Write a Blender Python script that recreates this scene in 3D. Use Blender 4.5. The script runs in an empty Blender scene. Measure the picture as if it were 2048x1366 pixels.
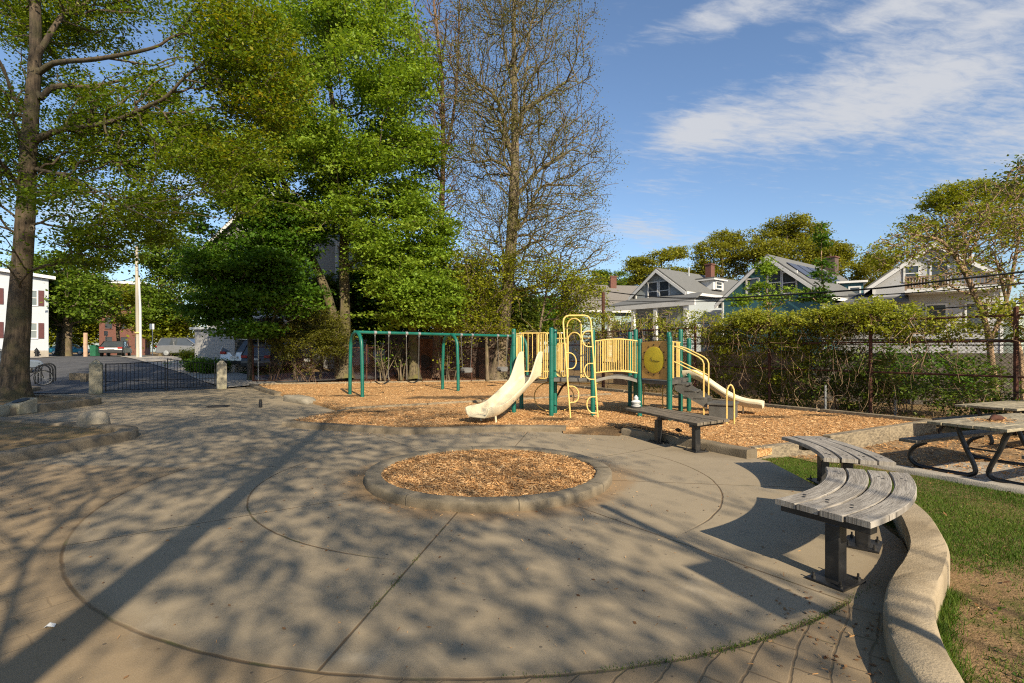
import bpy, bmesh, math, random
import numpy as np
from mathutils import Vector, Matrix
random.seed(7); RNG = np.random.default_rng(11)
R = math.radians
S = bpy.context.scene
COL = S.collection
# ------------------------------------------------------------ camera, sky, sun, exposure
F, CX, HY, HC = 1040.0, 1024.0, 703.0, 1.6          # focal length in photo pixels, principal column, horizon row, eye height
cd = bpy.data.cameras.new('camera'); cam = bpy.data.objects.new('camera', cd); COL.objects.link(cam)
cd.sensor_width = 36; cd.lens = 36 * F / 2048; cd.shift_y = (HY - 683) / 2048
cd.clip_start = .05; cd.clip_end = 2000
cam.location = (0, 0, HC); cam.rotation_euler = (R(90), 0, 0); S.camera = cam
S.view_settings.view_transform = 'Standard'; S.view_settings.look = 'None'
S.view_settings.gamma = 1; S.view_settings.use_curve_mapping = False
S.view_settings.exposure = 0.70
S.cycles.max_bounces = 6; S.cycles.transparent_max_bounces = 8
try: S.cycles.use_adaptive_sampling = True; S.cycles.use_denoising = False; S.cycles.adaptive_threshold = .008; S.cycles.filter_width = 1.15
except Exception: pass
SUN_EL = R(32); SX, SY = .41, -.912                  # the sun stands behind the camera, to the right
sl = bpy.data.lights.new('sun', 'SUN'); so = bpy.data.objects.new('sun', sl); COL.objects.link(so)
sl.energy = 5.0; sl.angle = R(.53); sl.color = (1, .86, .63)
sd = Vector((SX * math.cos(SUN_EL), SY * math.cos(SUN_EL), math.sin(SUN_EL))).normalized()
so.rotation_euler = (-sd).to_track_quat('-Z', 'Y').to_euler(); so.location = (10, -20, 30)

class NT:
    """little node-tree writer"""
    def __init__(s, tree): s.t = tree; s.n = tree.nodes; s.l = tree.links; s.n.clear()
    def new(s, typ, **kw):
        nd = s.n.new(typ)
        for k, v in kw.items():
            if k.startswith('i_'): s.put(nd.inputs[k[2:].replace('_', ' ')], v)
            else: setattr(nd, k, v)
        return nd
    def put(s, sock, v):
        if hasattr(v, 'bl_idname') and hasattr(v, 'outputs'): v = v.outputs[0]
        if isinstance(v, bpy.types.NodeSocket): s.l.new(v, sock)
        else:
            if hasattr(sock.default_value, '__len__') and isinstance(v, (tuple, list)) and len(sock.default_value) == 4 and len(v) == 3: v = (*v, 1)
            sock.default_value = v
    def m(s, op, a, b=None, c=None, clamp=False):
        nd = s.n.new('ShaderNodeMath'); nd.operation = op; nd.use_clamp = clamp
        s.put(nd.inputs[0], a)
        if b is not None: s.put(nd.inputs[1], b)
        if c is not None: s.put(nd.inputs[2], c)
        return nd.outputs[0]
    def ss(s, x, a, b):                               # smoothstep a..b
        nd = s.n.new('ShaderNodeMapRange'); nd.interpolation_type = 'SMOOTHSTEP'
        s.put(nd.inputs[0], x); nd.inputs[1].default_value = a; nd.inputs[2].default_value = b
        return nd.outputs[0]
    def mix(s, f, a, b, mode='MIX'):
        nd = s.n.new('ShaderNodeMix'); nd.data_type = 'RGBA'; nd.blend_type = mode
        s.put(nd.inputs[0], f); s.put(nd.inputs[6], a); s.put(nd.inputs[7], b)
        return nd.outputs[2]
    def noise(s, vec, scale, detail=3, rough=.55, dist=0):
        nd = s.n.new('ShaderNodeTexNoise'); s.put(nd.inputs['Vector'], vec)
        nd.inputs['Scale'].default_value = scale; nd.inputs['Detail'].default_value = detail
        nd.inputs['Roughness'].default_value = rough; nd.inputs['Distortion'].default_value = dist
        return nd.outputs[0]
    def ramp(s, f, stops):
        nd = s.n.new('ShaderNodeValToRGB'); s.put(nd.inputs[0], f); e = nd.color_ramp.elements
        while len(e) < len(stops): e.new(.5)
        for k, (p, c) in enumerate(stops): e[k].position = p; e[k].color = (*c, 1) if len(c) == 3 else c
        return nd.outputs[0]
    def mapping(s, vec, scale=(1, 1, 1), rot=(0, 0, 0), loc=(0, 0, 0)):
        nd = s.n.new('ShaderNodeMapping'); s.put(nd.inputs[0], vec)
        nd.inputs['Scale'].default_value = scale; nd.inputs['Rotation'].default_value = rot; nd.inputs['Location'].default_value = loc
        return nd.outputs[0]
    def bump(s, h, strength=.3, dist=.02):
        nd = s.n.new('ShaderNodeBump'); s.put(nd.inputs['Height'], h)
        nd.inputs['Strength'].default_value = strength; nd.inputs['Distance'].default_value = dist
        return nd.outputs[0]

W = bpy.data.worlds.new('World'); S.world = W; W.use_nodes = True
w = NT(W.node_tree)
sky = w.new('ShaderNodeTexSky', sky_type='NISHITA', sun_disc=False, sun_elevation=SUN_EL, sun_rotation=math.atan2(SX, SY), air_density=1.0, dust_density=.9, ozone_density=2.0)
tc = w.new('ShaderNodeTexCoord'); sp = w.new('ShaderNodeSeparateXYZ'); w.put(sp.inputs[0], tc.outputs['Generated'])
dx, dy, dz = sp.outputs
yy = w.m('MAXIMUM', dy, .06); u = w.m('DIVIDE', dx, yy); v = w.m('DIVIDE', dz, yy)
zz = w.m('MAXIMUM', w.m('ADD', dz, .10), .05)
cv = w.new('ShaderNodeCombineXYZ'); w.put(cv.inputs[0], w.m('DIVIDE', dx, zz)); w.put(cv.inputs[1], w.m('DIVIDE', dy, zz))
cm = w.mapping(cv.outputs[0], scale=(1.0, 1.5, 1), rot=(0, 0, R(-18)))
n1 = w.noise(cm, 1.9, 10, .66, .5); n2 = w.noise(w.mapping(cm, scale=(1, 1.9, 1)), 9.0, 7, .62, .4)
def blob(cu, cvv, ru, rv, k):
    a = w.m('DIVIDE', w.m('SUBTRACT', u, cu), ru); b = w.m('DIVIDE', w.m('SUBTRACT', w.m('SUBTRACT', v, cvv), w.m('MULTIPLY', w.m('SUBTRACT', u, cu), k)), rv)
    return w.m('EXPONENT', w.m('MULTIPLY', w.m('ADD', w.m('MULTIPLY', a, a), w.m('MULTIPLY', b, b)), -1.0))
bl = None
for args, amt in (((.68, .49, .36, .085, .22), .60), ((1.0, .38, .30, .15, .1), .42), ((.42, .645, .20, .04, .3), .55), ((.72, .66, .16, .03, .3), .42), ((.27, .225, .22, .03, -.1), .30), ((.95, .66, .3, .07, .2), .45), ((.36, .43, .08, .035, .3), .42), ((-.75, .27, .3, .10, 0), .35), ((.3, .32, .12, .12, 1.2), .13)):
    g = w.m('MULTIPLY', blob(*args), amt); bl = g if bl is None else w.m('ADD', bl, g)
cl = w.m('ADD', w.m('ADD', w.m('MULTIPLY', n1, .86), w.m('MULTIPLY', n2, .80)), bl)
cl = w.m('MULTIPLY', w.ss(cl, .95, 1.56), .95)
skc = w.mix(1.0, sky.outputs[0], (.98, 1.04, 1.11), 'MULTIPLY')
bgs = w.new('ShaderNodeBackground'); w.put(bgs.inputs[0], skc); bgs.inputs[1].default_value = .094
bgc = w.new('ShaderNodeBackground'); bgc.inputs[0].default_value = (.50, .515, .55, 1); bgc.inputs[1].default_value = .80
mx = w.new('ShaderNodeMixShader'); w.put(mx.inputs[0], cl); w.l.new(bgs.outputs[0], mx.inputs[1]); w.l.new(bgc.outputs[0], mx.inputs[2])
wo = w.new('ShaderNodeOutputWorld'); w.l.new(mx.outputs[0], wo.inputs[0])

# ------------------------------------------------------------ the terrain and photo measurements
def sst(t): t = np.clip(t, 0, 1); return t * t * (3 - 2 * t)
def gz(x, y):
    x = np.asarray(x, float); y = np.asarray(y, float)
    return 1.15 * sst((y - 21) / 25.) * sst((2 - x) / 8.) - .11 * sst((x - 3.4) / 2.4) * sst((12 - y) / 4.5)
def P(px, py, z=0.0):                                 # the point at height z that the photo shows at this pixel
    d = F * (HC - z) / (py - HY); return Vector(((px - CX) * d / F, d, z))
def D(px, py, d):                                     # the point at depth d
    return Vector(((px - CX) * d / F, d, HC + (HY - py) * d / F))
def G(px, d, dz=0.0):                                 # on the terrain
    x = (px - CX) * d / F; return Vector((x, d, float(gz(x, d)) + dz))

# ------------------------------------------------------------ object helpers
def tag(o, label=None, cat=None, group=None, kind=None):
    if label: o['label'] = label
    if cat: o['category'] = cat
    if group: o['group'] = group
    if kind: o['kind'] = kind
    return o
def thing(name, label, cat, loc=(0, 0, 0), rz=0, group=None):
    o = bpy.data.objects.new(name, None); COL.objects.link(o); o.location = loc; o.rotation_euler = (0, 0, rz)
    o.empty_display_size = .2
    return tag(o, label, cat, group)
def origin(o):
    v = Vector((0, 0, 0))
    while o is not None: v += o.location; o = o.parent
    return v
def link(name, me, m, parent=None):
    o = bpy.data.objects.new(name, me); COL.objects.link(o)
    if m is not None: me.materials.append(m)
    if parent is not None: o.parent = parent
    return o
def copy_tree(o, parent=None):
    kids = [c for c in bpy.data.objects if c.parent == o]
    c = o.copy(); COL.objects.link(c); c.parent = parent
    for k in kids: copy_tree(k, c)
    return c
class MB:
    """collects shapes, links them as one mesh"""
    def __init__(s): s.v = []; s.f = []
    def add(s, vs, fs):
        b = len(s.v); s.v += [tuple(p) for p in vs]; s.f += [[i + b for i in f] for f in fs]; return s
    def box(s, c, sz, ax=None, taper=1.0):
        c = Vector(c); X, Y, Z = ax if ax else (Vector((1, 0, 0)), Vector((0, 1, 0)), Vector((0, 0, 1)))
        vs = [c + X * (i * sz[0] / 2 * (taper if k > 0 else 1)) + Y * (j * sz[1] / 2 * (taper if k > 0 else 1)) + Z * (k * sz[2] / 2) for k in (-1, 1) for j in (-1, 1) for i in (-1, 1)]
        return s.add(vs, [(0, 2, 3, 1), (4, 5, 7, 6), (0, 1, 5, 4), (2, 6, 7, 3), (0, 4, 6, 2), (1, 3, 7, 5)])
    def bar(s, a, b, wd, ht, up=(0, 0, 1)):           # box between two points
        a, b = Vector(a), Vector(b); X = (b - a); L = X.length; X.normalize(); Y = Vector(up).cross(X)
        if Y.length < 1e-4: Y = Vector((0, 1, 0)).cross(X)
        Y.normalize(); Z = X.cross(Y)
        return s.box((a + b) / 2, (L, wd, ht), (X, Y, Z))
    def prism(s, poly, vec):                          # planar polygon swept by vec
        vec = Vector(vec); n = len(poly); A = [Vector(p) for p in poly]
        return s.add(A + [p + vec for p in A], [list(range(n))[::-1], list(range(n, 2 * n))] + [(i, (i + 1) % n, n + (i + 1) % n, n + i) for i in range(n)])
    def tube(s, pts, r, n=8, caps=True, close=False):
        pts = [Vector(p) for p in pts]; k = len(pts); rs = r if hasattr(r, '__len__') else [r] * k
        t0 = (pts[1] - pts[0]).normalized(); ref = Vector((0, 0, 1)) if abs(t0.z) < .9 else Vector((1, 0, 0))
        nx = t0.cross(ref).normalized(); vs = []
        for i in range(k):
            a = pts[i - 1] if (i or close) else pts[i]; b = pts[(i + 1) % k] if (i < k - 1 or close) else pts[i]
            t = (b - a).normalized(); nx = (nx - t * nx.dot(t)).normalized(); ny = t.cross(nx)
            vs += [pts[i] + (nx * math.cos(q * 2 * math.pi / n) + ny * math.sin(q * 2 * math.pi / n)) * rs[i] for q in range(n)]
        fs = [(i * n + q, i * n + (q + 1) % n, ((i + 1) % k) * n + (q + 1) % n, ((i + 1) % k) * n + q) for i in range(k if close else k - 1) for q in range(n)]
        if caps and not close: fs += [list(range(n))[::-1], list(range((k - 1) * n, k * n))]
        return s.add(vs, fs)
    def lathe(s, c, prof, n=16, axis=None):           # prof: (radius, height) pairs; axis: (X, Y, Z) frame
        c = Vector(c); X, Y, Z = axis if axis else (Vector((1, 0, 0)), Vector((0, 1, 0)), Vector((0, 0, 1)))
        vs = [c + X * (r * math.cos(2 * math.pi * q / n)) + Y * (r * math.sin(2 * math.pi * q / n)) + Z * h for r, h in prof for q in range(n)]
        k = len(prof)
        fs = [(i * n + q, i * n + (q + 1) % n, (i + 1) * n + (q + 1) % n, (i + 1) * n + q) for i in range(k - 1) for q in range(n)]
        return s.add(vs, fs + [list(range(n))[::-1], list(range((k - 1) * n, k * n))])
    def build(s, name, m, parent=None, local=False, smooth=False, bevel=0, seg=2):
        off = origin(parent) if (parent is not None and not local) else Vector((0, 0, 0))
        me = bpy.data.meshes.new(name); me.from_pydata([(p[0] - off.x, p[1] - off.y, p[2] - off.z) for p in s.v], [], s.f); me.update()
        if smooth: me.polygons.foreach_set('use_smooth', [True] * len(me.polygons))
        o = link(name, me, m, parent)
        if bevel:
            b = o.modifiers.new('edge', 'BEVEL'); b.width = bevel; b.segments = seg; b.limit_method = 'ANGLE'; b.angle_limit = R(35)
        if smooth:
            try: me.set_sharp_from_angle(angle=R(42))
            except Exception: pass
        return o
def npmesh(name, V, K, m, parent=None, val=None, smooth=False):
    """V: (n*K,3) vertices of n separate K-sided faces"""
    off = np.array(origin(parent)) if parent is not None else np.zeros(3)
    V = (np.asarray(V, float) - off).astype(np.float32); n = len(V) // K
    me = bpy.data.meshes.new(name); me.vertices.add(n * K); me.vertices.foreach_set('co', V.ravel())
    me.loops.add(n * K); me.loops.foreach_set('vertex_index', np.arange(n * K, dtype=np.int32))
    me.polygons.add(n); me.polygons.foreach_set('loop_start', np.arange(n, dtype=np.int32) * K)
    try: me.polygons.foreach_set('loop_total', np.full(n, K, dtype=np.int32))
    except Exception: pass
    if val is not None:
        a = me.attributes.new('v', 'FLOAT', 'FACE'); a.data.foreach_set('value', np.asarray(val, np.float32))
    me.update(calc_edges=True)
    return link(name, me, m, parent)
def indexed(name, V, Fq, m, parent=None, smooth=True):
    off = np.array(origin(parent)) if parent is not None else np.zeros(3)
    V = (np.asarray(V, float) - off).astype(np.float32); Fq = np.asarray(Fq, np.int32); n = len(Fq); K = Fq.shape[1]
    me = bpy.data.meshes.new(name); me.vertices.add(len(V)); me.vertices.foreach_set('co', V.ravel())
    me.loops.add(n * K); me.loops.foreach_set('vertex_index', Fq.ravel())
    me.polygons.add(n); me.polygons.foreach_set('loop_start', np.arange(n, dtype=np.int32) * K)
    try: me.polygons.foreach_set('loop_total', np.full(n, K, dtype=np.int32))
    except Exception: pass
    if smooth: me.polygons.foreach_set('use_smooth', np.ones(n, dtype=bool))
    me.update(calc_edges=True)
    return link(name, me, m, parent)
def smooth_path(pts, n):                              # Catmull-Rom through points, any dimension
    p = np.array([list(q) for q in pts], float); p = np.vstack([2 * p[0] - p[1], p, 2 * p[-1] - p[-2]]); out = []
    seg = len(p) - 3
    for t in np.linspace(0, seg - 1e-6, n):
        i = int(t); f = t - i; a, b, c, d = p[i], p[i + 1], p[i + 2], p[i + 3]
        out.append(.5 * ((2 * b) + (c - a) * f + (2 * a - 5 * b + 4 * c - d) * f * f + (3 * b - a - 3 * c + d) * f ** 3))
    return np.array(out)
def inside(poly, x, y):
    poly = np.array([(p[0], p[1]) for p in poly]); r = np.zeros(len(x), bool); j = len(poly) - 1
    for i in range(len(poly)):
        xi, yi = poly[i]; xj, yj = poly[j]
        c = ((yi > y) != (yj > y)) & (x < (xj - xi) * (y - yi) / (yj - yi + 1e-12) + xi); r ^= c; j = i
    return r
def scatter(poly, n):
    a = np.array([(p[0], p[1]) for p in poly]); lo, hi = a.min(0), a.max(0); out = np.zeros((0, 2))
    while len(out) < n:
        q = RNG.uniform(lo, hi, (n * 3, 2)); out = np.vstack([out, q[inside(poly, q[:, 0], q[:, 1])]])
    return out[:n]
def wob(x, y, s=1.0, k=0):                            # cheap smooth noise about -1..1
    x = x * s + k * 3.7; y = y * s - k * 1.9
    return (np.sin(1.3 * x + 1.7 * np.sin(.9 * y + k)) + np.sin(1.9 * y - 1.1 * np.sin(1.4 * x + 2 * k)) + .6 * np.sin(3.1 * x + 2.3 * y) + .5 * np.sin(4.7 * y - 3.9 * x + k)) / 3.1
def sheet(name, poly, z, m, terrain=False, step=(2.0, 1.0)):
    """flat or terrain-hugging ground sheet"""
    bm = bmesh.new(); bm.faces.new([bm.verts.new((p[0], p[1], 0)) for p in poly])
    if terrain:
        a = np.array([(p[0], p[1]) for p in poly]); lo, hi = a.min(0), a.max(0)
        for ax in (0, 1):
            c = math.ceil(lo[ax] / step[ax]) * step[ax]
            while c < hi[ax]:
                co = (c, 0, 0) if ax == 0 else (0, c, 0); no = (1, 0, 0) if ax == 0 else (0, 1, 0)
                bmesh.ops.bisect_plane(bm, geom=bm.verts[:] + bm.edges[:] + bm.faces[:], plane_co=co, plane_no=no); c += step[ax]
    bmesh.ops.triangulate(bm, faces=bm.faces[:])
    for v_ in bm.verts: v_.co.z = z + (float(gz(v_.co.x, v_.co.y)) if terrain else 0)
    bmesh.ops.recalc_face_normals(bm, faces=bm.faces[:])
    if bm.faces and sum(f.normal.z for f in bm.faces) < 0: bmesh.ops.reverse_faces(bm, faces=bm.faces[:])
    me = bpy.data.meshes.new(name); bm.to_mesh(me); bm.free()
    return link(name, me, m)

# ------------------------------------------------------------ materials
def newmat(name):
    m = bpy.data.materials.new(name); m.use_nodes = True; t = NT(m.node_tree)
    o = t.new('ShaderNodeOutputMaterial'); b = t.new('ShaderNodeBsdfPrincipled'); t.l.new(b.outputs[0], o.inputs[0])
    c = t.new('ShaderNodeTexCoord'); return m, t, b, c.outputs['Object'], o
def mat(name, base, rough=.75, nscale=3.0, amt=.22, bscale=0, bstr=.2, metal=0, fine=0, stretch=(1, 1, 1), dirt=None, dscale=1.3, spec=.3):
    m, t, b, co, _ = newmat(name)
    v = t.mapping(co, scale=stretch)
    c = t.mix(t.ramp(t.noise(v, nscale, 5), [(.3, (0, 0, 0)), (.7, (1, 1, 1))]), tuple(x * (1 - amt) for x in base), tuple(min(1, x * (1 + amt)) for x in base))
    if fine: c = t.mix(t.m('MULTIPLY', t.ss(t.noise(v, fine, 2), .42, .72), .35), c, tuple(x * .45 for x in base))
    if dirt: c = t.mix(t.m('MULTIPLY', t.ss(t.noise(co, dscale, 6, .65), .48, .72), .75), c, dirt)
    t.put(b.inputs['Base Color'], c); b.inputs['Metallic'].default_value = metal
    t.put(b.inputs['Roughness'], t.m('ADD', t.m('MULTIPLY', t.noise(co, nscale * 2), .25), rough - .12))
    b.inputs['Specular IOR Level'].default_value = spec
    if bscale: t.put(b.inputs['Normal'], t.bump(t.noise(v, bscale, 4, .6), bstr, .02))
    return m
def leafmat(name, c0, c1, c2, trans=.38, rough=.5):
    m = bpy.data.materials.new(name); m.use_nodes = True; t = NT(m.node_tree)
    o = t.new('ShaderNodeOutputMaterial'); a = t.new('ShaderNodeAttribute', attribute_name='v')
    c = t.ramp(a.outputs['Fac'], [(0, c0), (.5, c1), (1, c2)])
    b = t.new('ShaderNodeBsdfPrincipled'); t.put(b.inputs['Base Color'], c); b.inputs['Roughness'].default_value = rough; b.inputs['Specular IOR Level'].default_value = .22
    tr = t.new('ShaderNodeBsdfTranslucent'); t.put(tr.inputs[0], t.mix(1.0, c, (1.25, 1.15, .5), 'MULTIPLY'))
    mx_ = t.new('ShaderNodeMixShader'); mx_.inputs[0].default_value = trans
    t.l.new(b.outputs[0], mx_.inputs[1]); t.l.new(tr.outputs[0], mx_.inputs[2]); t.l.new(mx_.outputs[0], o.inputs[0])
    return m
def siding(name, base, pitch=.115, dirt=.12):
    m, t, b, co, _ = newmat(name)
    s_ = t.new('ShaderNodeSeparateXYZ'); t.put(s_.inputs[0], co)
    fr = t.m('FRACT', t.m('DIVIDE', s_.outputs[2], pitch))
    gap = t.m('SUBTRACT', 1.0, t.ss(fr, .0, .14))
    c = t.mix(t.m('MULTIPLY', t.noise(t.mapping(co, scale=(1, 1, 3)), 1.6, 5), dirt * 2), base, tuple(x * .55 for x in base))
    c = t.mix(t.m('MULTIPLY', gap, .45), c, tuple(x * .4 for x in base))
    t.put(b.inputs['Base Color'], c); b.inputs['Roughness'].default_value = .6
    t.put(b.inputs['Normal'], t.bump(fr, .6, .02)); return m
def shingle(name, base):
    m, t, b, co, _ = newmat(name)
    br = t.new('ShaderNodeTexBrick'); t.put(br.inputs['Vector'], t.mapping(co, scale=(1, 1, 1))); br.inputs['Scale'].default_value = 3.0
    n = t.noise(co, 9, 4)
    c = t.mix(n, tuple(x * .6 for x in base), tuple(x * 1.35 for x in base))
    s_ = t.new('ShaderNodeSeparateXYZ'); t.put(s_.inputs[0], co)
    fr = t.m('FRACT', t.m('DIVIDE', s_.outputs[2], .11))
    c = t.mix(t.m('MULTIPLY', t.m('SUBTRACT', 1.0, t.ss(fr, 0, .25)), .5), c, tuple(x * .5 for x in base))
    t.put(b.inputs['Base Color'], c); b.inputs['Roughness'].default_value = .9; return m
def glassmat(name, col=(.03, .035, .04)):
    m, t, b, co, _ = newmat(name); t.put(b.inputs['Base Color'], t.mix(t.noise(co, 1.2, 2), col, tuple(x * 2.2 for x in col)))
    b.inputs['Roughness'].default_value = .07; b.inputs['Specular IOR Level'].default_value = .7; return m
def brickmat(name, c1, c2, mortar, scale=4.5):
    m, t, b, co, _ = newmat(name)
    # wrap the courses round the walls: along = x+y, up = z
    s_ = t.new('ShaderNodeSeparateXYZ'); t.put(s_.inputs[0], co); k = t.new('ShaderNodeCombineXYZ')
    t.put(k.inputs[0], t.m('ADD', s_.outputs[0], s_.outputs[1])); t.put(k.inputs[1], s_.outputs[2])
    br = t.new('ShaderNodeTexBrick'); t.put(br.inputs['Vector'], k.outputs[0]); br.inputs['Scale'].default_value = scale
    br.inputs['Color1'].default_value = (*c1, 1); br.inputs['Color2'].default_value = (*c2, 1); br.inputs['Mortar'].default_value = (*mortar, 1); br.inputs['Mortar Size'].default_value = .012
    t.put(b.inputs['Base Color'], t.mix(t.m('MULTIPLY', t.noise(co, 2, 5), .5), br.outputs[0], tuple(x * .5 for x in c1))); b.inputs['Roughness'].default_value = .9
    t.put(b.inputs['Normal'], t.bump(br.outputs['Fac'], .3, -.02)); return m
def barkmat(name, base, moss=None, str_=.6):
    m, t, b, co, _ = newmat(name)
    v = t.mapping(co, scale=(1, 1, .16)); n = t.noise(v, 16, 6, .65, .4)
    c = t.mix(t.ss(n, .35, .65), tuple(x * .42 for x in base), tuple(x * 1.35 for x in base))
    c = t.mix(t.m('MULTIPLY', t.ss(t.noise(co, 1.6, 4), .5, .7), .5), c, tuple(x * 1.5 for x in base))
    if moss: c = t.mix(t.m('MULTIPLY', t.ss(t.noise(co, 2.1, 5), .42, .66), .8), c, moss)
    t.put(b.inputs['Base Color'], c); b.inputs['Roughness'].default_value = .95
    t.put(b.inputs['Normal'], t.bump(n, str_, .06)); return m
def woodmat(name, base, dark, grain=(1, 1, 1), scale=30, rough=.85):
    m, t, b, co, _ = newmat(name)
    v = t.mapping(co, scale=grain); n = t.noise(v, scale, 6, .7, .25); k = t.noise(t.mapping(co, scale=tuple(g * .5 for g in grain)), 6, 4)
    c = t.mix(t.ss(n, .36, .64), dark, base); c = t.mix(t.m('MULTIPLY', t.ss(k, .4, .7), .45), c, tuple(x * 1.25 for x in base))
    t.put(b.inputs['Base Color'], c); b.inputs['Roughness'].default_value = rough; t.put(b.inputs['Normal'], t.bump(n, .45, .012)); return m

PC = (-.29, 6.72)                                     # centre of the round planter and of every ring joint
m_kerb = mat('kerb_concrete', (.195, .158, .11), .9, 2.5, .3, 55, .45, fine=90, dirt=(.105, .082, .052), dscale=2.2)
def ring_kerb_mat():
    m, t, b, co, _ = newmat('kerb_ring_concrete'); s_ = t.new('ShaderNodeSeparateXYZ'); t.put(s_.inputs[0], co)
    a = t.m('FRACT', t.m('MULTIPLY', t.m('ADD', t.m('ARCTAN2', s_.outputs[1], s_.outputs[0]), 3.3), 8 / 6.2832)); e = t.m('ABSOLUTE', t.m('SUBTRACT', a, .5)); seam = t.m('SUBTRACT', 1.0, t.ss(e, .001, .006))
    n = t.noise(co, 1.7, 6, .65); g = t.noise(co, 150, 3, .8); k = t.noise(co, 7, 5, .7)
    c = t.mix(n, (.13, .105, .07), (.26, .215, .15)); c = t.mix(t.m('MULTIPLY', t.ss(k, .5, .72), .5), c, (.09, .078, .05)); c = t.mix(t.m('MULTIPLY', t.ss(k, .44, .3), .5), c, (.36, .31, .23)); c = t.mix(t.m('MULTIPLY', t.ss(g, .48, .3), .6), c, (.07, .06, .045))
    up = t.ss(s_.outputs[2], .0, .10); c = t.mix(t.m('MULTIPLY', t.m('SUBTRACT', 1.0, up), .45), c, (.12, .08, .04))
    t.put(b.inputs['Base Color'], t.mix(t.m('MULTIPLY', seam, .85), c, (.03, .026, .02))); b.inputs['Roughness'].default_value = .92
    t.put(b.inputs['Normal'], t.bump(t.m('SUBTRACT', t.m('ADD', t.m('MULTIPLY', g, .4), k), seam), .6, .012)); return m
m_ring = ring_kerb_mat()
m_wall_c = mat('wall_concrete', (.33, .265, .18), .9, 1.8, .22, 80, .4, fine=140, dirt=(.19, .145, .09), dscale=1.6)
m_granite = mat('granite', (.29, .265, .20), .85, 4, .25, 30, .5, fine=110, dirt=(.19, .18, .10), dscale=1.6)
m_green = mat('green_powder_coat', (.004, .105, .078), .42, 2, .2, metal=0, spec=.45, fine=25, dirt=(.012, .13, .10), dscale=1.7)
m_yellow = mat('yellow_powder_coat', (.66, .47, .15), .45, 3, .12, spec=.4, fine=30, dirt=(.60, .43, .15), dscale=1.6)
m_beige = mat('beige_plastic', (.60, .525, .37), .48, 2.2, .09, spec=.4, dirt=(.53, .455, .315), dscale=1.9)
m_tan = mat('tan_plastic_board', (.42, .25, .075), .5, 2, .12, spec=.35, fine=40)
m_disc = mat('olive_yellow_plastic', (.52, .42, .03), .45, 2, .14, spec=.35, fine=30)
m_deck = mat('dark_coated_deck', (.085, .082, .075), .7, 3, .3, 40, .3)
m_steel = mat('galvanised_steel', (.36, .37, .37), .45, 6, .2, metal=.7)
m_chain = mat('worn_chain', (.13, .125, .115), .6, 20, .3, metal=.3)
m_rubber = mat('black_rubber', (.022, .022, .022), .6, 5, .3)
m_black = mat('black_paint', (.014, .014, .015), .38, 6, .35, spec=.5, dirt=(.05, .045, .04), dscale=7)
m_rust = mat('rusty_steel', (.075, .032, .021), .9, 9, .5, 30, .4, dirt=(.03, .016, .012), dscale=6)
m_iron = mat('black_iron', (.012, .013, .015), .5, 6, .2)
m_white = mat('white_paint', (.58, .58, .575), .55, 2, .08)
m_trimgrey = mat('grey_trim', (.50, .52, .53), .6, 2, .1)
m_dark = mat('dark_void', (.02, .02, .02), .9)
m_glass = glassmat('window_glass'); m_glass_pale = glassmat('pale_window_glass', (.10, .12, .13))
m_brick = brickmat('red_brick', (.155, .05, .034), (.11, .04, .03), (.23, .20, .17))
def plankmat(name, base, dark, pale):
    m, t, b, co, _ = newmat(name); g = t.new('ShaderNodeAttribute', attribute_name='g').outputs['Vector']
    n = t.noise(t.mapping(g, scale=(2.2, 55, 1)), 2.0, 7, .68, .6); k = t.noise(t.mapping(g, scale=(1.2, 9, 1)), 2.4, 4); f = t.noise(t.mapping(g, scale=(5, 160, 1)), 1.6, 4)
    c = t.mix(t.ss(n, .38, .64), dark, base); c = t.mix(t.m('MULTIPLY', t.ss(k, .45, .68), .6), c, pale); c = t.mix(t.m('MULTIPLY', t.ss(f, .47, .34), .55), c, tuple(x * .35 for x in dark))
    ck = t.noise(t.mapping(g, scale=(.8, 26, 1)), 1.3, 5, .6, .5); c = t.mix(t.m('MULTIPLY', t.m('SUBTRACT', 1.0, t.ss(t.m('ABSOLUTE', t.m('SUBTRACT', ck, .5)), .002, .010)), .7), c, (.02, .017, .014))
    t.put(b.inputs['Base Color'], c); b.inputs['Roughness'].default_value = .86; t.put(b.inputs['Normal'], t.bump(t.m('ADD', n, f), .6, .006)); return m
m_bench = plankmat('weathered_grey_wood', (.33, .30, .265), (.17, .15, .128), (.42, .385, .34))
m_bench_top = plankmat('weathered_brown_planks', (.17, .135, .095), (.08, .065, .045), (.25, .205, .15))
m_bench_old = woodmat('weathered_brown_wood', (.19, .155, .115), (.055, .045, .035))
m_table = woodmat('weathered_table_wood', (.33, .285, .20), (.13, .11, .07), grain=(.25, 1, 1))
m_timber = woodmat('border_timber', (.26, .21, .14), (.09, .072, .05), grain=(.4, .4, 1))
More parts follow.
